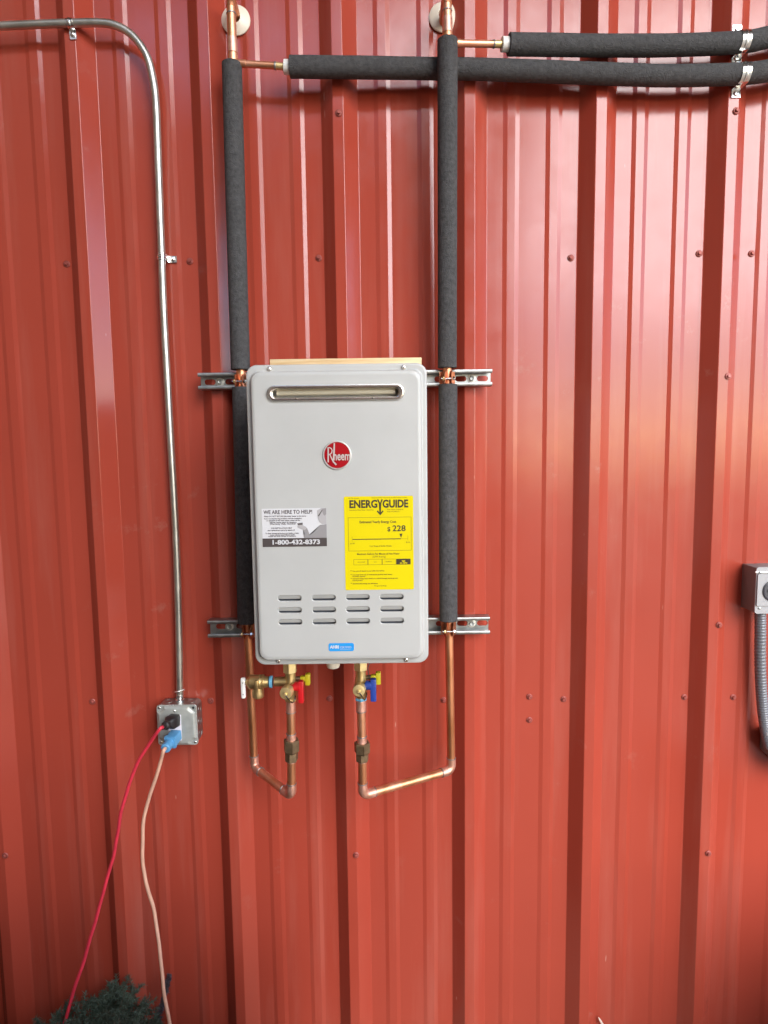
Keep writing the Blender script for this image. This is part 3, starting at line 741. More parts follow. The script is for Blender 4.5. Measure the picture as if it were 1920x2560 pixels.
# white wall flanges
for (pw, lab_) in ((at(590, 51.6, -0.004), 'round white wall flange behind the left copper elbow'), (at(1108.5, 44, -0.004), 'round white wall flange behind the right copper elbow')):
    rr = px(33.5, -0.004) if True else 0
    bm = new()
    lathe(bm, [(0.0, rr), (0.003, rr), (0.008, rr * 0.80), (0.012, rr * 0.50), (0.014, 0.0135), (0.014, 0.0125), (0.0, 0.0125)], (pw.x, -0.0035, pw.z), (0, -1, 0), 40, cap=False)
    tag(obj('wall_flange', bm, M['ivory'], sharp=50), lab_, 'pipe flange', 'white flanges where the pipes enter the wall')

# ------------------------------------------------------------------ foam sleeves
SR = 0.0222
def sleeve(pts, label, r=SR, n=8):
    P = smooth_path(pts, n); bm = new()
    # ring spacing fine enough for a slightly lumpy foam surface
    Q = []
    for a, b in zip(P, P[1:]):
        k = max(1, int((b - a).length / 0.012))
        Q += [a.lerp(b, i / k) for i in range(k)]
    Q.append(P[-1])
    n_ = len(Q); seg = 28
    rr = [r * (1 + 0.012 * noise.noise(q * 14)) for q in Q]
    d0 = (Q[1] - Q[0]).normalized(); d1 = (Q[-1] - Q[-2]).normalized()
    Q = [Q[0] - d0 * 0.0010] + [Q[0]] + Q[1:-1] + [Q[-1]] + [Q[-1] + d1 * 0.0010]
    rr = [rr[0] - 0.0018] + rr + [rr[-1] - 0.0018]
    # open hollow ends
    Q = [Q[0] + d0 * 0.006] + [Q[0]] + Q + [Q[-1]] + [Q[-1] - d1 * 0.006]
    rr = [0.0085, 0.0115] + rr + [0.0115, 0.0085]
    tang = []
    for i in range(len(Q)):
        if i < 4: tang.append(d0)
        elif i > len(Q) - 5: tang.append(d1)
        else: tang.append((Q[i + 1] - Q[i - 1]).normalized())
    _, x, _ = frame(tang[0]); loops = []
    for i in range(len(Q)):
        x = (x - tang[i] * tang[i].dot(x)).normalized(); y = tang[i].cross(x)
        loops.append([Q[i] + x * (rr[i] * math.cos(2 * math.pi * k / seg)) + y * (rr[i] * math.sin(2 * math.pi * k / seg)) for k in range(seg)])
    loft(bm, loops, False, False)
    return tag(obj('pipe_insulation', bm, M['foam'], sharp=60), label, 'pipe insulation', 'black foam sleeves on the pipes')
def off(p, q, t):   # point t metres from p towards q
    return p + (q - p).normalized() * t
sleeve([at(579.7, 161, YR), at(590, 540, YR - 0.003), at(601.3, 924, YR)], 'black foam sleeve on the left upright pipe, above the heater')
sleeve([at(604.2, 969, YR), at(610.5, 1240, YR), at(616.9, 1556, YR)], 'black foam sleeve close against the left side of the heater')
sleeve([at(1118.8, 101, YR - 0.030), at(1118.5, 520, YR - 0.014), at(1118.2, 919, YR)], 'black foam sleeve on the right upright pipe, crossing over the horizontal one')
sleeve([at(1119.7, 962, YR), at(1120.2, 1240, YR), at(1120.9, 1550, YR)], 'black foam sleeve beside the right edge of the heater')
YH = -0.0555
low = [at(725, 167, YR), at(900, 169, YR + 0.006), at(1090, 172, YH), at(1200, 173.5, YH), at(1547, 186, YH), at(1677, 189.5, YH), at(1851, 185, YH), at(1925, 176, YH), at(2050, 150, YH), at(2250, 110, YH)]
upp = [at(1272, 111, YR - 0.008), at(1390, 112.5, YR), at(1500, 114, YH - 0.004), at(1677, 113.5, YH), at(1850, 106, YH), at(1925, 92, YH), at(2050, 62, YH), at(2250, 15, YH)]
sleeve(low, 'long lower horizontal black foam sleeve passing behind the right upright', n=5)
sleeve(upp, 'short upper horizontal black foam sleeve running off to the right', n=5)
for pts_, lab_ in ((low, 'lower'), (upp, 'upper')):
    pass

# two-hole straps on the right-hand rib
def strap(label, upos, vtop, vbot, vmid, w=0.020):
    YT = -RIB_H - 0.0016
    x = at(upos, vmid, YT).x
    zt, zb = at(upos, vtop, YT).z, at(upos, vbot, YT).z
    zc = at(1851, vmid, YH).z
    t = thing('pipe_strap', label, 'pipe strap', (x, YT, zb), 'zinc straps holding the horizontal foam sleeves')
    r = SR + 0.0006
    prof = [(YT, zt + 0.009), (YT, zc + r * 0.86)]
    for k in range(13):
        a = R(62 - 124 * k / 12); prof.append((YH - r * math.cos(a), zc + r * math.sin(a)))
    prof += [(YT, zc - r * 0.86), (YT, zb - 0.009)]
    bm = new()
    th = 0.0012
    nrm = []
    for i in range(len(prof)):
        a = prof[max(i - 1, 0)]; b = prof[min(i + 1, len(prof) - 1)]; dy, dz = b[0] - a[0], b[1] - a[1]; L = math.hypot(dy, dz); nrm.append((dz / L, -dy / L))
    outp = [(p[0] + n_[0] * th, p[1] + n_[1] * th) for p, n_ in zip(prof, nrm)]
    rib = [(p[0] + n_[0] * th * 1.8, p[1] + n_[1] * th * 1.8) for p, n_ in zip(prof, nrm)]
    loops = []
    for i in range(len(prof)):
        mid = rib[i] if 2 <= i <= len(prof) - 3 else outp[i]
        loops.append([(x - w / 2, *prof[i]), (x - w / 2, *outp[i]), (x - w * 0.16, *outp[i]), (x - w * 0.08, *mid), (x + w * 0.08, *mid), (x + w * 0.16, *outp[i]), (x + w / 2, *outp[i]), (x + w / 2, *prof[i])])
    loft(bm, loops); obj('band', bm, M['galvb'], t, sharp=25)
    for z in (zt, zb):
        bm = new(); lathe(bm, [(0, 0.0060), (0.0012, 0.0060), (0.0030, 0.0046), (0.0034, 0.0030), (0.0022, 0.0018)], (x, YT - 0.0012, z), (0, -1, 0), 18); obj('screw', bm, M['galvb'], t)
strap('bright zinc strap over the upper foam sleeve at the right', 1841.5, 74, 146, 106)
strap('bright zinc strap over the lower foam sleeve at the right', 1841.5, 157, 234, 186)

# ------------------------------------------------------------------ pipe clamps
def clamp(label, p, z0, z1, flip=1):
    t = thing('pipe_clamp', label, 'pipe clamp', (p.x, p.y, z0), 'copper plated clamps on the channels')
    zc = (z0 + z1) / 2 - 0.003; hh = 0.0165
    for s in (-1, 1):
        prof = []
        # foot hooked in the channel, half band round the pipe, ear to the front
        prof += [(s * 0.0175, SL + 0.003), (s * 0.0165, SL - 0.0015)]
        for k in range(7):
            a = R(58 - 100 * k / 6); prof.append((s * (PR + 0.0010) * math.cos(a), p.y - YR * 0 + 0 - (0 - 1) * 0 + (PR + 0.0010) * math.sin(a)))
        prof += [(s * 0.0072, p.y - PR - 0.002), (s * 0.0072, p.y - PR - 0.0135)]
        inn = prof; outp = []
        for i in range(len(prof)):
            a = prof[max(i - 1, 0)]; b = prof[min(i + 1, len(prof) - 1)]; dx, dy = b[0] - a[0], b[1] - a[1]; L = math.hypot(dx, dy) or 1
            outp.append((prof[i][0] - s * dy / L * -0.0016 * -1, prof[i][1] + s * dx / L * 0.0016 * -1 * -1) if False else (prof[i][0] + s * 0.0016, prof[i][1]))
        bm = new()
        loops = []
        for i in range(len(prof)):
            h = hh if i < len(prof) - 1 else hh * 0.72
            loops.append([(p.x + inn[i][0], inn[i][1], zc - h), (p.x + outp[i][0], outp[i][1], zc - h), (p.x + outp[i][0], outp[i][1], zc + h), (p.x + inn[i][0], inn[i][1], zc + h)])
        loft(bm, loops); obj('half_clamp', bm, M['clampcu'], t, sharp=30)
    yb_ = p.y - PR - 0.0085
    bm = new(); cyl(bm, (p.x - 0.017, yb_, zc - 0.002), (p.x + 0.016, yb_, zc - 0.002), 0.0021, 12)
    b_ = obj('bolt', bm, M['galvb'], t)
    bm = new(); lathe(bm, [(0, 0.0046), (0.004, 0.0048), (0.0048, 0.0036)], (p.x + 0.0092, yb_, zc - 0.002), (1, 0, 0), 6); obj('bolt_head', bm, M['galvb'], b_)
    bm = new(); lathe(bm, [(0, 0.0046), (0.0036, 0.0046), (0.0042, 0.0038)], (p.x - 0.0092, yb_, zc - 0.002), (-1, 0, 0), 6); obj('nut', bm, M['brassb'], b_)
clamp('copper plated clamp on the upper channel, left of the heater', at(602.7, 948, YR), zb1, zt1)
clamp('copper plated clamp on the upper channel, right of the heater', at(1119, 943, YR), zb1, zt1)
clamp('copper plated clamp on the lower channel, left of the heater', at(621, 1578, YR), zb2, zt2)
clamp('copper plated clamp on the lower channel, right of the heater', at(1122.5, 1566, YR), zb2, zt2)

# ------------------------------------------------------------------ service valves
def service_valve(label, ctr_u, v_nut0, v_nut1, v_top, v_bot, cap_uv, knob_uv, lev, yel, handle, wing_label, hot_side):
    base = at(ctr_u, v_bot, YV)
    t = thing('service_valve', label, 'valve', base, 'brass service valves under the heater')
    x = base.x
    zn0, zn1 = at(ctr_u, v_nut1, YV).z, hz0 + 0.006
    bm = new(); lathe(bm, [(0, 0.0145), (0.001, 0.0162), (zn1 - zn0 - 0.001, 0.0162), (zn1 - zn0, 0.0145)], (x, YV, zn0), (0, 0, 1), 6, xref=(1, 0.55, 0)); obj('union_nut', bm, M['brassb'], t, sharp=20)
    zb_, zt_ = base.z, zn0
    H = zt_ - zb_
    bm = new(); lathe(bm, [(0, 0.0112), (0.006, 0.0120), (0.010, 0.0142), (H * 0.45, 0.0150), (H * 0.62, 0.0142), (H * 0.80, 0.0118), (H, 0.0118)], (x, YV, zb_), (0, 0, 1), 26)
    c = at(*cap_uv, YV - 0.045)
    root = Vector((x, YV - 0.004, zb_ + H * 0.50)); d = (c - root).normalized()
    cyl(bm, root, root + d * 0.030, 0.0095, 20)
    body = obj('valve_body', bm, M['brass'], t)
    # capped drain outlet pointing to the front
    bm = new(); n_ = 40; L0 = (c - root).length
    a_, x_, y_ = frame(d); loops = []
    for tt, rad in ((L0 - 0.021, 0.0100), (L0 - 0.020, 0.0136), (L0 - 0.012, 0.0138), (L0 - 0.011, 0.0134), (L0 - 0.001, 0.0134), (L0, 0.0130), (L0 + 0.0006, 0.009), (L0 + 0.0006, 0.0005)):
        loops.append([root + d * tt + x_ * (rad * (1 + (0.045 if (k % 4 < 2 and L0 - 0.0205 < tt < L0 - 0.0115) else 0)) * math.cos(2 * math.pi * k / n_)) + y_ * (rad * (1 + (0.045 if (k % 4 < 2 and L0 - 0.0205 < tt < L0 - 0.0115) else 0)) * math.sin(2 * math.pi * k / n_)) for k in range(n_)])
    loft(bm, loops); cp = obj('drain_cap', bm, M['brassb'], t)
    bm = new(); lathe(bm, [(L0, 0.0034), (L0 + 0.0045, 0.0034), (L0 + 0.0055, 0.0026)], root - Vector((0, 0, 0.0012)), d, 8); obj('cap_rivet', bm, M['brassb'], cp)
    pts = [c + d * 0.004 + Vector((0.001, 0, -0.002)), c + d * 0.005 + Vector((0.006, 0.002, -0.010)), c + Vector((0.010, 0.012, -0.024)), c + Vector((0.012, 0.026, -0.031)), c + Vector((0.016, 0.034, -0.022)), c + Vector((0.012, 0.040, -0.016))]
    bm = new(); tube(bm, smooth_path(pts, 6), 0.0012, 8); obj('cap_strap', bm, M['black'], cp)
    bm = new(); lathe(bm, [(-0.004, 0.0125), (-0.002, 0.0142), (0.002, 0.0142), (0.004, 0.0125)], (x, YV, zb_ + 0.004), (0, 0, 1), 6); obj('lock_nut', bm, M['brass' if hot_side else 'tape'], t, sharp=20)
    # coloured lever on the right
    k = at(*knob_uv, YV - 0.020)
    bm = new(); lathe(bm, [(-0.014, 0.0050), (-0.006, 0.0052), (-0.006, 0.0100), (0.004, 0.0108), (0.008, 0.0100), (0.009, 0.006)], k, (1, -0.15, 0), 24)
    u0, u1, w0, w1 = lev
    a = at(u0, w0, YV - 0.022); b = at(u1, w1, YV - 0.022)
    box(bm, (a.x, YV - 0.029, b.z), (b.x, YV - 0.013, a.z), 0.0022)
    obj('lever', bm, M[handle], t, wing_label)
    bm = new(); cyl(bm, (x + 0.008, YV - 0.016, k.z), (k.x - 0.008, YV - 0.019, k.z), 0.0072, 18); obj('stem', bm, M['brass'], t)
    # yellow drain handle behind it
    u0, u1, w0, w1 = yel
    a = at(u0, w0, YV + 0.004); b = at(u1, w1, YV + 0.004); zm = a.z * 0.55 + b.z * 0.45
    bm = new(); box(bm, (a.x, YV - 0.003, zm - 0.0055), (a.x + (b.x - a.x) * 0.62, YV + 0.010, zm + 0.0060), 0.0016)
    box(bm, (a.x + (b.x - a.x) * 0.50, YV - 0.004, b.z), (b.x, YV + 0.011, a.z), 0.0020)
    obj('drain_handle', bm, M['yellowp'], t, 'small yellow drain handle')
    bm = new(); cyl(bm, (x + 0.006, YV + 0.002, zm), (a.x + 0.002, YV + 0.003, zm), 0.0055, 16); obj('stem', bm, M['bronze'], t)
    return t, x, zb_, H
hv = service_valve('brass valve with red lever under the left of the heater', 727.5, 1662, 1680, 1680, 1752, (713.8, 1734), (743, 1716), (745, 760, 1702, 1756), (751, 776, 1683.5, 1711), 'redp', 'red lever pointing down', True)
cv = service_valve('brass valve with blue lever under the right of the heater', 903, 1658, 1674, 1674, 1750, (897, 1727), (921, 1713), (925.5, 941, 1697, 1752), (926.6, 952, 1679.6, 1709), 'bluep', 'blue lever pointing down', False)
# thin black lead beside the cold nut
bm = new(); tube(bm, smooth_path([at(926, 1655, YV), at(920, 1668, YV - 0.004), at(921, 1682, YV - 0.006), at(924, 1694, YV - 0.006)], 6), 0.0011, 8)
tag(obj('sensor_wire', bm, M['black']), 'thin black wire hanging from the case beside the yellow handle of the blue valve', 'wire')

# pressure relief valve on the side branch of the red valve
rc = at(645, 1705, YV)
rv = thing('relief_valve', 'brass pressure relief valve with white lever, left of the red valve', 'valve', at(645, 1743, YV))
bx = hv[1]
bm = new()
lathe(bm, [(0, 0.0112), (0.028, 0.0108)], (bx - 0.008, YV, rc.z), (-1, 0, 0), 24); obj('nipple', bm, M['brass'], rv)
xt = at(681, 1703, YV).x
bm = new(); lathe(bm, [(0, 0.0128), (0.001, 0.0138), (0.0055, 0.0136), (0.0065, 0.0125)], (xt, YV, rc.z), (-1, 0, 0), 24); obj('thread_tape', bm, M['tape'], rv)
xr_, xl_ = at(672, 1705, YV).x, at(617, 1705, YV).x
bm = new(); L = xr_ - xl_
lathe(bm, [(0, 0.0118), (L * 0.12, 0.0128), (L * 0.22, 0.0138), (L * 0.24, 0.0168), (L * 0.30, 0.0170), (L * 0.32, 0.0156), (L * 0.36, 0.0170), (L * 0.44, 0.0168), (L * 0.48, 0.0160), (L * 0.80, 0.0168), (L * 0.88, 0.0150), (L * 0.95, 0.0100), (L, 0.0080)], (xr_, YV, rc.z), (-1, 0, 0), 28)
ox = (at(630, 1740, YV).x + at(661, 1740, YV).x) / 2; oz = at(645, 1743, YV).z
lathe(bm, [(0, 0.0118), (0.002, 0.0132), (0.012, 0.0136), (0.020, 0.0128), (rc.z - oz, 0.0120)], (ox, YV, oz), (0, 0, 1), 24)
box(bm, (ox - 0.0040, YV - 0.0190, rc.z - 0.012), (ox + 0.0040, YV - 0.010, rc.z + 0.010), 0.0015)
obj('valve_body', bm, M['brass'], rv)
a = at(601, 1695.5, YV - 0.004); b = at(614, 1746.7, YV - 0.004)
bm = new(); box(bm, (a.x, YV - 0.006, b.z), (b.x, YV + 0.004, a.z), 0.0030, seg=3)
lv = obj('lever', bm, M['whiteb'], rv, 'white test lever hanging down')
for f_ in (0.22, 0.78):
    bm = new(); lathe(bm, [(0, 0.0016), (0.0008, 0.0014)], ((a.x + b.x) / 2, YV - 0.0058, b.z + (a.z - b.z) * f_), (0, -1, 0), 10); obj('rivet', bm, M['galv'], lv)
bm = new(); cyl(bm, (b.x - 0.003, YV, rc.z), (xl_ + 0.004, YV, rc.z), 0.004, 14); obj('stem', bm, M['brassb'], rv)

# ------------------------------------------------------------------ conduit on the left
YC0, YC1 = -0.0410, -0.0230
cp_ = [at(-260, 78, YC0), at(-120, 71, YC0), at(0, 65, YC0), at(90, 61, YC0), at(170, 58, YC0), at(251, 57, YC0), at(293, 65, YC0 + .001), at(328, 86, YC0 + .002), at(355, 118, YC0 + .004), at(373, 156, YC0 + .006), at(385.5, 216, YC0 + .009), at(390.5, 270, YC0 + .011), at(393.5, 347, YC0 + .014),
       at(399, 500, YC1), at(404, 635, YC1), at(410, 794, YC1), at(424.5, 1060, YC1), at(438, 1300, YC1), at(444, 1454, YC1), at(448.5, 1640, YC1), at(449.5, 1745, YC1)]
bm = new(); tube(bm, smooth_path(cp_, 6), 0.0086, 18)
cond = thing('conduit', 'bent zinc electrical conduit running down to the outlet box', 'conduit', cp_[-1])
obj('tube', bm, M['emt'], cond)
p = at(449.5, 1740, YC1)
bm = new(); lathe(bm, [(0, 0.0110), (0.004, 0.0110), (0.005, 0.0088), (0.010, 0.0090), (0.012, 0.0115), (0.0165, 0.0115), (0.018, 0.0095), (0.028, 0.0098)], (p.x, YC1, at(449.5, 1763, YC1).z), (0, 0, 1), 22); obj('connector', bm, M['galvb'], cond)
bm = new(); tube(bm, [Vector((p.x - 0.0125, YC1 - 0.004, p.z + 0.0135)), Vector((p.x, YC1 - 0.0128, p.z + 0.016)), Vector((p.x + 0.0135, YC1 - 0.004, p.z + 0.0185))], 0.0012, 8); obj('clip', bm, M['galvb'], cond)

def conduit_strap(label, c, along, footdir, ywall, foot=0.026):
    """one-hole strap: c centre on conduit, along = conduit direction, footdir = direction of the foot in the wall plane"""
    t = thing('conduit_strap', label, 'strap', c, 'one-hole conduit straps')
    al = Vector(along).normalized(); fd = Vector(footdir).normalized(); out = Vector((0, -1, 0)); r = 0.0092; w = 0.0075
    prof = []
    for k in range(11):
        a = R(195 - 195 * k / 10); prof.append(c + fd * (r * math.cos(a)) + out * (r * math.sin(a)))
    yb_ = ywall - 0.0005
    f0 = c + fd * (r + 0.0015); f0.y = yb_ - 0.001; f1 = c + fd * (r + foot * 0.7); f1.y = yb_ - 0.001
    prof += [f0, f1]
    bm = new(); loops = []
    for i, q in enumerate(prof):
        a = prof[max(i - 1, 0)]; b = prof[min(i + 1, len(prof) - 1)]; tg = (b - a).normalized(); nn = tg.cross(al).normalized()
        if nn.dot(out) < 0 and i > 10: nn = -nn
        if i <= 10 and nn.dot(q - c) < 0: nn = -nn
        th = nn * 0.0011; bead = nn * 0.0024 if i <= 10 else th
        loops.append([q - al * w, q - al * w + th, q - al * w * 0.45 + th, q - al * w * 0.25 + bead, q + al * w * 0.25 + bead, q + al * w * 0.45 + th, q + al * w + th, q + al * w])
    loft(bm, loops); obj('band', bm, M['galvb'], t, sharp=25)
    s = f0.lerp(f1, 0.52); s.y -= 0.0008
    bm = new(); lathe(bm, [(0, 0.0062), (0.001, 0.0062), (0.0014, 0.0045), (0.0042, 0.0042), (0.005, 0.003)], s, out, 14); obj('screw', bm, M['galvb'], t)
conduit_strap('one-hole zinc strap on the horizontal part of the conduit', at(176, 58, YC0), (1, 0, 0.02), (0.06, 0, -1), -RIB_H - 0.0006, 0.030)
conduit_strap('one-hole zinc strap on the upright part of the conduit', at(404.3, 643, YC1), (0.012, 0, -1), (1, 0, 0.0), -0.004, 0.030)

# ------------------------------------------------------------------ outlet box with plugs
YB = -0.0540
b0, b1 = at(391, 1763, YB), at(495.5, 1862, YB)
bx0, bx1, bz1, bz0 = b0.x, b1.x, b0.z, b1.z
ob = thing('outlet_box', 'square galvanised outlet box at the foot of the conduit', 'outlet box', ((bx0 + bx1) / 2, -0.03, bz0))
bm = new()
loft(bm, [[(x, y, z) for x, z in rrect(bx0 + g, bx1 - g, bz0 + g, bz1 - g, 0.012)] for g, y in ((0.002, -0.0065), (0.0005, -0.009), (0.0005, YB + 0.003))]); obj('box_body', bm, M['galv'], ob)
bm = new(); W_ = bx1 - bx0
loft(bm, [[(x, y, z) for x, z in rrect(bx0 + g, bx1 - g, bz0 + g, bz1 - g, 0.0075)] for g, y in ((0, YB + 0.003), (0, YB + 0.0006), (0.0006, YB))], True, True)
# raised centre with notched corners
def notch(i, nsz):
    x0_, x1_, z0_, z1_ = bx0 + i, bx1 - i, bz0 + i, bz1 - i; s = nsz; h = s * 0.55
    return [(x1_ - s, z1_), (x0_ + s, z1_), (x0_ + s * 0.95, z1_ - h * 0.6), (x0_ + h * 0.6, z1_ - s * 0.95), (x0_, z1_ - s), (x0_, z0_ + s), (x0_ + h * 0.6, z0_ + s * 0.95), (x0_ + s * 0.95, z0_ + h * 0.6),
            (x0_ + s, z0_), (x1_ - s, z0_), (x1_ - s * 0.95, z0_ + h * 0.6), (x1_ - h * 0.6, z0_ + s * 0.95), (x1_, z0_ + s), (x1_, z1_ - s), (x1_ - h * 0.6, z1_ - s * 0.95), (x1_ - s * 0.95, z1_ - h * 0.6)]
YCV = YB - 0.0065
loft(bm, [[(x, y, z) for x, z in notch(i, 0.0155)] for i, y in ((0.0018, YB + 0.0005), (0.0026, YB - 0.002), (0.0060, YB - 0.0055), (0.0085, YCV))], False, True)
cvr = obj('box_cover', bm, M['cover'], ob, sharp=25)
for (x, z, m) in ((bx0 + 0.007, bz1 - 0.007, 'galvb'), (bx1 - 0.008, bz1 - 0.0075, 'black'), (bx1 - 0.007, bz0 + 0.0075, 'galvb'), (bx0 + 0.008, bz0 + 0.008, 'galvb')):
    bm = new(); lathe(bm, [(0, 0.0030), (0.0010, 0.0030), (0.0018, 0.0018)], (x, YB - 0.0001, z), (0, -1, 0), 14); obj('cover_screw', bm, M[m], cvr)
cxm = at(437.5, 1800, YCV).x
for z in (at(436, 1777.5, YCV).z, at(441, 1859, YCV).z + 0.001):
    bm = new(); lathe(bm, [(0, 0.0030), (0.0008, 0.0030), (0.0016, 0.0020)], (cxm, YCV, z), (0, -1, 0), 14); obj('device_screw', bm, M['galvb'], cvr)
for x in (bx0 + W_ * 0.22, bx0 + W_ * 0.80):
    bm = new(); lathe(bm, [(0, 0.0105), (0.0008, 0.0105), (0.0012, 0.0095), (0.0004, 0.0088)], (x, -0.030, bz1 - 0.0008), (0, 0, 1), 24); obj('knockout', bm, M['galv'], ob)
for f_ in (0.20, 0.5, 0.80):
    bm = new(); lathe(bm, [(0, 0.0105), (0.0008, 0.0105), (0.0012, 0.0095), (0.0004, 0.0088)], (bx1 - 0.0008, -0.030, bz0 + (bz1 - bz0) * f_), (1, 0, 0), 24); obj('knockout', bm, M['galv'], ob)
r0, r1 = at(420, 1786.5, YCV), at(455.5, 1851, YCV)
bm = new(); box(bm, (r0.x, YCV - 0.0028, r1.z), (r1.x, YCV - 0.0002, r0.z), 0.0012); obj('receptacle', bm, M['recept'], ob)

def plug(name, label, cat, base, end, secs, m, up=(0, 0, 1)):
    """tapering plug: secs = list of (fraction, half width, half height, corner)"""
    d = (end - base).normalized(); L = (end - base).length
    xax = Vector((0, 0, 1)).cross(d).normalized(); yax = d.cross(xax)
    bm = new(); loops = []
    for t, hw, hh_, c in secs:
        loops.append([base + d * (t * L) + xax * x + yax * z for x, z in rrect(-hw, hw, -hh_, hh_, min(c, hw * 0.99, hh_ * 0.99), 4)])
    loft(bm, loops); return bm, d
YS = YCV - 0.0030
# black plug and red cord
base = at(439, 1799, YS); end = at(406, 1819, YS - 0.058)
rcord = thing('power_cord', 'red power cord with a black plug in the upper socket', 'cord', at(161, 2560, -0.16))
bm, d = plug('plug', '', '', base, end, [(0, .0120, .0130, .004), (0.05, .0140, .0150, .005), (0.42, .0140, .0150, .006), (0.52, .0112, .0125, .006), (0.62, .0085, .0085, .006), (0.64, .0100, .0100, .007), (0.80, .0096, .0096, .007), (0.84, .0068, .0068, .0065), (1.0, .0058, .0058, .0057)], M['plugblack'])
obj('plug', bm, M['plugblack'], rcord, 'black moulded plug')
cpts = [end - d * 0.004, end + d * 0.012, at(372, 1862, -0.118), at(343, 1908, -0.112), at(319, 1972, -0.108), at(303, 2031, -0.106), at(288, 2120, -0.106), at(266, 2200, -0.108), at(239, 2300, -0.115), at(211, 2396, -0.125), at(187, 2471, -0.14), at(161, 2560, -0.16), at(130, 2650, -0.19), at(100, 2740, -0.23)]
bm = new(); tube(bm, wobble(smooth_path(cpts, 9), 0.0022, 17), 0.0042, 12); obj('cable', bm, M['redcord'], rcord)
# blue plug and faded orange cord
base = at(441, 1836, YS); end = at(413, 1872, YS - 0.060)
ocord = thing('power_cord', 'faded orange power cord with a blue plug in the lower socket', 'cord', at(422, 2560, -0.16))
bm, d = plug('plug', '', '', base, end, [(0, .0130, .0120, .002), (0.46, .0130, .0120, .002), (0.47, .0135, .0150, .002), (0.58, .0135, .0150, .002), (0.585, .0090, .0090, .006), (0.70, .0090, .0090, .006), (0.705, .0115, .0115, .0110), (0.97, .0118, .0118, .0112), (1.0, .0095, .0095, .0090)], M['plugblue'])
obj('plug', bm, M['plugblue'], ocord, 'light blue plug')
cpts = [end - d * 0.006, end + d * 0.008, at(403, 1898, -0.122), at(390, 1942, -0.118), at(373, 1990, -0.114), at(362, 2037, -0.112), at(357.5, 2100, -0.112), at(357, 2155, -0.112), at(362, 2188, -0.113), at(372, 2232, -0.115), at(383, 2275, -0.118), at(396, 2340, -0.124), at(405, 2411, -0.132), at(412, 2486, -0.144), at(423, 2560, -0.16), at(435, 2640, -0.19)]
bm = new(); tube(bm, wobble(smooth_path(cpts, 9), 0.0030, 15), 0.0044, 12); obj('cable', bm, M['peach'], ocord)

# ------------------------------------------------------------------ weatherproof outlet at the right edge
w0 = at(1857, 1409, -0.001); w1 = at(1857, 1517, -0.001)
gx0, gz1, gz0 = w0.x, w0.z, w1.z; gx1 = gx0 + 0.074; YG = -0.058
go = thing('weatherproof_outlet', 'grey weatherproof outlet box on the wall at the right edge', 'outlet box', ((gx0 + gx1) / 2, -0.03, gz0))
bm = new(); box(bm, (gx0, YG, gz0), (gx1, 0.004, gz1), 0.0018); obj('box_body', bm, M['greybox'], go)
gcx = (gx0 + gx1) / 2; gcz = (gz0 + gz1) / 2
bm = new(); plate(bm, rrect(gx0 - 0.001, gx1 + 0.001, gz0 - 0.002, gz1 + 0.002, 0.007), [], YG - 0.0001, YG - 0.0035); pl = obj('cover_plate', bm, M['greyface'], go)
bm = new(); plate(bm, rrect(gx0 + 0.001, gx1 - 0.001, gz0 + 0.018, gz1 - 0.014, 0.003), [], YG - 0.0036, YG - 0.0075); obj('face_frame', bm, M['greyface'], pl)
bm = new(); lathe(bm, [(0, 0.0265), (0.0025, 0.0265), (0.0035, 0.0240), (0.0020, 0.0225), (0.0020, 0.0005)], (gcx + 0.003, YG - 0.0076, gcz), (0, -1, 0), 36); rc_ = obj('twist_lock_socket', bm, M['socket'], go)
for k in range(3):
    a = R(180 + 120 * k); bm = new(); c_ = Vector((gcx + 0.003 + 0.0145 * math.cos(a), YG - 0.0098, gcz + 0.0145 * math.sin(a)))
    box(bm, (-0.0020, -0.0006, -0.0036), (0.0020, 0.0006, 0.0036), 0, Matrix.Translation(c_)); obj('socket_slot', bm, M['black'], rc_)
bm = new(); box(bm, (gx0 - 0.005, YG - 0.0068, gz1 - 0.0125), (gx1 - 0.004, YG - 0.0037, gz1 - 0.0075), 0.0012); obj('hinge_pin', bm, M['white'], pl)
for x, z in ((gx0 + 0.006, gz1 - 0.0100), (gx0 + 0.010, gz0 + 0.012)):
    bm = new(); lathe(bm, [(0, 0.0030), (0.0016, 0.0030), (0.0022, 0.0020)], (x, YG - 0.0069 if z > gcz else YG - 0.0036, z), (0, -1, 0), 12); obj('screw', bm, M['galv'], pl)
# ribbed flexible conduit below
fp = smooth_path([at(1901, 1530, -0.034), at(1901, 1580, -0.034), at(1900.5, 1640, -0.033), at(1902, 1700, -0.033), at(1905, 1750, -0.034), at(1909.5, 1795, -0.036), at(1916, 1835, -0.040), at(1925, 1870, -0.043)], 30)
rr = [0.0128 + 0.0007 * math.cos(2 * math.pi * i / 4.0) for i in range(len(fp))]
bm = new(); tube(bm, fp, rr, 22); tag(obj('flexible_conduit', bm, M['flex'], sharp=70), 'ribbed grey flexible conduit dropping from the weatherproof outlet', 'conduit')
q = at(1908, 1818, -0.012); q2 = at(1908, 1880, -0.012)
bm = new(); loft(bm, [[(x, y, z) for x, z in ((q.x, q.z), (q.x + 0.09, q.z), (q.x + 0.09, q2.z - 0.03), (q.x + 0.035, q2.z - 0.03), (q.x, q2.z + 0.006))] for y in (-0.002, -0.062)])
jb = thing('junction_box', 'grey box at the right edge below the weatherproof outlet', 'electrical box', (q.x + 0.04, -0.03, q2.z - 0.03)); obj('box_body', bm, M['greybox'], jb, sharp=20)
bm = new(); lathe(bm, [(0, 0.017), (0.008, 0.017), (0.009, 0.0145), (0.018, 0.0145)], at(1922, 1832, -0.04), (-0.2, 0, 1), 8); obj('conduit_fitting', bm, M['greyface'], jb)
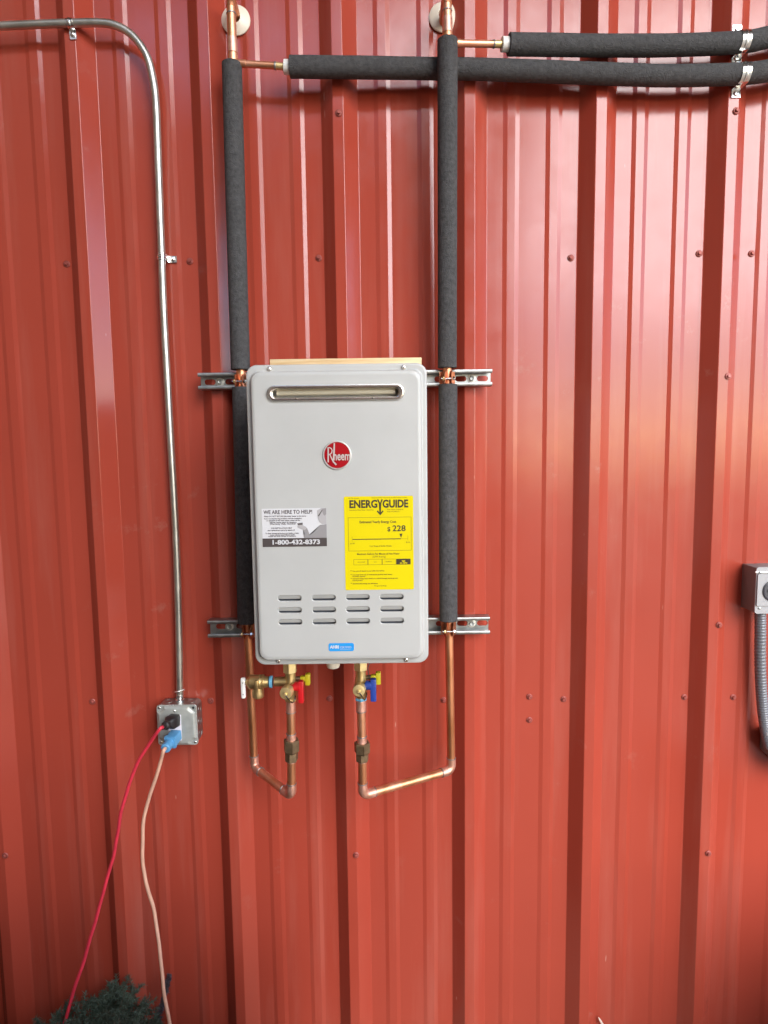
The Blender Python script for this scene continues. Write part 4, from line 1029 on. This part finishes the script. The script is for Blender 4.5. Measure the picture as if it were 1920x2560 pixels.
bm = new(); box(bm, (q.x + 0.006, -0.0655, q.z - 0.052), (q.x + 0.07, -0.0622, q.z - 0.012), 0.0008); obj('red_tab', bm, M['redp'], jb)

# ------------------------------------------------------------------ evergreen boughs at the foot of the wall
tree_base = Vector((at(250, 2760, -0.25).x, -0.30, 0.0))
ev = thing('evergreen_shrub', 'dusty dark green evergreen boughs heaped at the foot of the wall on the left', 'shrub', tree_base)
def bough(tip, root, m, n_need, spread, needle, bend=0.05, name='bough', thick=0.004, label=None, twn=40, nw=0.0007):
    mid = (tip + root) / 2 + Vector((random.uniform(-bend, bend), random.uniform(-bend, bend), bend))
    P = smooth_path([root, mid, tip], 10)
    bm = new(); tube(bm, P, [thick * (1 - 0.75 * i / (len(P) - 1)) for i in range(len(P))], 6)
    st = obj(name, bm, M['bark'], ev, label)
    bm = new()
    twigs = []
    for k in range(twn):
        t = random.uniform(0.2, 1.0); i = min(int(t * (len(P) - 1)), len(P) - 2); p = P[i].lerp(P[i + 1], random.random())
        ax = (P[i + 1] - P[i]).normalized(); dv = (ax * 0.7 + Vector((random.gauss(0, 1), random.gauss(0, 1), random.gauss(0, 1))).normalized() * 0.9).normalized()
        twigs.append((p, p + dv * spread * random.uniform(0.5, 1.2) * (1.15 - 0.6 * t)))
    twigs.append((P[-4], P[-1]))
    for p, q in twigs:
        ax = (q - p).normalized(); L = (q - p).length
        for j in range(max(6, int(n_need * L))):
            s = p.lerp(q, random.random())
            dv = (ax * random.uniform(0.3, 0.9) + Vector((random.gauss(0, 1), random.gauss(0, 1), random.gauss(0, 1))).normalized()).normalized()
            l_ = needle * random.uniform(0.6, 1.2); w = dv.cross(Vector((random.gauss(0, 1), random.gauss(0, 1), random.gauss(0, 1)))).normalized() * nw
            e_ = s + dv * l_ + Vector((0, 0, -0.002))
            bm.faces.new([bm.verts.new(c) for c in (s - w, s + w, e_ + w * 0.4, e_ - w * 0.4)])
    f = obj('needles', bm, m, st, smooth=False); f['kind'] = 'stuff'
tips = [(290, 2462, -.08), (276, 2485, -.12), (232, 2505, -.12), (205, 2525, -.16), (165, 2512, -.10), (130, 2535, -.14), (95, 2556, -.18), (322, 2490, -.10), (335, 2470, -.06), (300, 2530, -.22), (250, 2535, -.22), (345, 2540, -.16),
        (180, 2550, -.26), (120, 2580, -.30), (270, 2560, -.30), (330, 2570, -.28), (60, 2590, -.24), (20, 2640, -.3), (380, 2590, -.2), (362, 2512, -.09), (388, 2545, -.12), (312, 2478, -.13), (248, 2492, -.09), (220, 2580, -.34)]
for (u, v, y) in tips:
    tip = at(u, v, y); root = Vector((at(250 + (u - 250) * 0.35, 2760, y).x, y - 0.06 + random.uniform(-.03, .03), 0.04 + random.uniform(0, 0.05)))
    bough(tip, root, M['needle'], 2300, 0.062, 0.011)
bough(at(424, 2438, -.055), Vector((at(345, 2620, -.12).x, -0.14, 0.10)), M['needle2'], 5200, 0.012, 0.0075, 0.012, twn=120, thick=0.006, label='purple brown fuzzy bough bending up behind the orange cord')

# pale stick leaning at the bottom right
bm = new(); a = at(1496, 2543, -0.010); b = at(1509, 2566, -0.016)
d = (b - a).normalized(); P = [a, a + d * 0.006, b, b + d * 0.14 + Vector((0.01, -0.02, -0.03))]
tube(bm, P, [0.0008, 0.0026, 0.0034, 0.004], 8)
tag(obj('stick', bm, M['twig']), 'pale peeled stick tip poking up at the bottom edge', 'stick')
